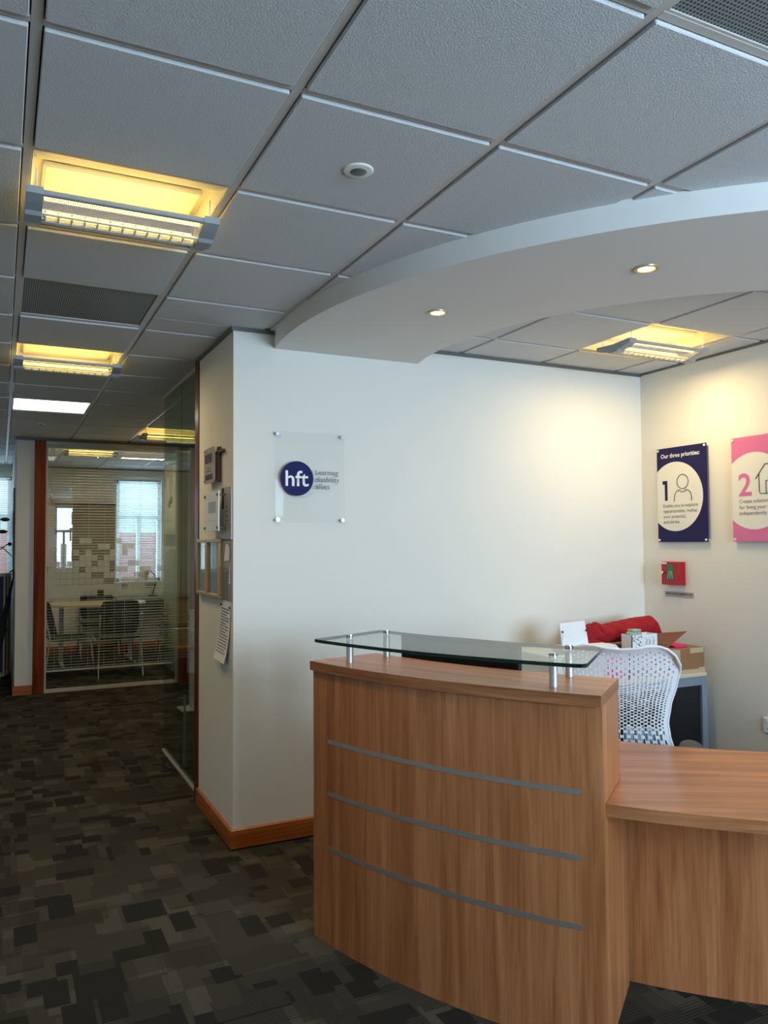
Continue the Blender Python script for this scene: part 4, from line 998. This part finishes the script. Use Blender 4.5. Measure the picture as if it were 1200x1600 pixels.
# alcove: sanitiser stand, bin
st = thing('sanitiser_stand', 'floor stand with wooden tray in the alcove behind green glass', 'stand', (1.63, 7.5, 0))
b = MB(); b.box(1.615, 1.665, 7.49, 7.52, .0, .93, 0, .004); part('post', b, 'upvc', st)
b = MB(); b.box(1.52, 1.76, 7.38, 7.62, 0, .012, 0, .004); part('base', b, 'upvc', st)
b = MB(); b.box(1.47, 1.66, 7.3, 7.489, .575, .60, 0, .004, 0); part('tray', b, 'skirting', st)
sb = thing('pump_bottle', 'clear pump bottle standing on the wooden tray', 'bottle', (1.635, 7.4, .60))
b = MB(); b.lathe(1.635, 7.40, [(.033, .601), (.036, .62), (.036, .74), (.014, .77), (.014, .785)], 16); part('body', b, 'sanitiser', sb)
b = MB(); b.cyl(1.635, 7.40, .785, .825, .007, 10); b.tube([(1.635, 7.40, .825), (1.59, 7.40, .82)], .006, 8); part('pump', b, 'upvc', sb)
b = MB(); b.lathe(1.80, 8.6, [(.11, 0), (.14, .30), (.135, .30), (.105, .01)], 20); solo('waste_bin', b, 'black_plastic', 'black waste bin on the alcove floor behind green glass', 'bin')

# ------------------------------------------------------------------ corridor end at the left edge
for k, (ya, xr, lbl) in enumerate(((10.18, .062, 'blue fabric office screen, front one at the left edge'), (10.30, .095, 'blue fabric office screen, second behind the front one'), (10.42, .125, 'blue fabric office screen, rearmost by the wall stub'))):
    t = thing('office_screen', lbl, 'screen', (-.5, ya, 0), 0, 'blue office screens'); zt = 1.22
    f = MB(); f.box(xr-.022, xr, ya-.02, ya+.02, .03, zt, 0, .004); f.box(-1.2, xr-.022, ya-.02, ya+.02, zt-.035, zt, 0, .004); f.box(-1.2, xr-.022, ya-.02, ya+.02, .03, .08, 0, .004); f.box(-1.2, -1.16, ya-.02, ya+.02, .08, zt-.035); part('frame', f, 'runner_grey', t)
    g = MB(); g.box(-1.16, xr-.022, ya-.014, ya+.014, .08, zt-.035); part('fabric', g, 'screen_blue', t)
    g = MB(); g.box(-.04, .02, ya-.05, ya+.05, 0, .03, 0, .008); part('foot', g, 'runner_grey', t)
um = thing('umbrella', 'folded black umbrella leaning against the wall stub', 'umbrella', (-.12, 9.62, 0))
P0, P1 = Vector((.132, 9.7, 1.17)), Vector((-.09, 9.55, .02))
b = MB(); b.tube([P0.lerp(P1, k/8) for k in range(9)], [.01, .016, .028, .03, .045, .04, .036, .026, .008], 9); part('canopy', b, 'black_fabric', um)
b = MB(); q = P0.lerp(P1, .48); b.ball(q, .06, .04, .035, 8, 0, lump); part('strap', b, 'black_fabric', um)
b = MB(); b.tube([P0, P0+(P0-P1)*.06, P0+(P0-P1)*.09+Vector((-.02, 0, 0)), P0+(P0-P1)*.07+Vector((-.05, 0, 0))], .009, 8); part('handle', b, 'black_plastic', um)
wn = thing('wire_branch', 'dark wire branch with red leaves in a vase behind the screens', 'ornament', (-.35, 10.8, 0))
b = MB(); b.lathe(-.35, 10.8, [(.09, 0), (.12, .3), (.06, .75), (.08, .8)], 16); part('vase', b, 'stone_pale', wn)
STEMS = [((-.1, 10.8, 1.50), (.02, 10.8, 1.53), (.145, 10.75, 1.40)), ((-.2, 10.8, 1.7), (-.1, 10.8, 1.85), (.03, 10.8, 1.87)), ((-.2, 10.8, 1.6), (-.08, 10.8, 1.72), (.005, 10.8, 1.72)), ((-.15, 10.8, 1.45), (.0, 10.8, 1.5), (.085, 10.8, 1.565))]
for s_ in STEMS:
    b = MB(); b.tube([(-.35, 10.8, .7), (-.3, 10.8, 1.2)]+list(s_), .006, 6); st_ = part('stem', b, 'black_plastic', wn)
    if s_ is not STEMS[0]:
        b = MB(); e = s_[-1]; big = s_ is not STEMS[3]; b.ball((e[0]+.02, e[1], e[2]), .055 if big else .025, .02, .024, 8); part('leaf', b, 'leaf_red', st_)
nb = thing('notice_board', 'thin noticeboard edge on along the wall stub', 'noticeboard', (.14, 9.9, 1.2))
b = MB(); b.box(.128, .1445, 9.80, 10.6, 1.2, 2.2, 0, .002); part('board', b, 'trim_grey', nb)
for y_, z_ in ((9.85, 1.95), (10.1, 1.6), (10.35, 1.85)):
    b = MB(); q = [(.1265, y_, z_), (.1265, y_+.21, z_), (.105, y_+.21, z_-.28), (.10, y_, z_-.29)]; b.add(q+[(x+.001, yy, z) for x, yy, z in q], [(0, 1, 2, 3), (7, 6, 5, 4)]); part('pinned_sheet', b, 'paper', nb)

# ------------------------------------------------------------------ building across the street, seen through the far windows
nbld = thing('street_building', 'brick and pale stone building outside the far windows', 'building', (2, 24, -3))
b = MB(); b.box(-6, 9, 24, 30, -3, 1.9); part('brick_wall', b, 'brick_red', nbld)
b = MB(); b.box(-6, 9, 23.95, 30, 1.9, 2.5); part('stone_band', b, 'stone_pale', nbld)
for k in range(8):
    x = -4.6+k*1.75
    if k == 4: continue
    b = MB(); b.box(x, x+.9, 23.9, 23.99, -.2, 1.3); wf = part('window_surround', b, 'upvc', nbld)
    b = MB(); b.box(x+.08, x+.42, 23.88, 23.895, -.1, 1.2); b.box(x+.48, x+.82, 23.88, 23.895, -.1, 1.2); part('pane', b, 'screen_blue', wf)
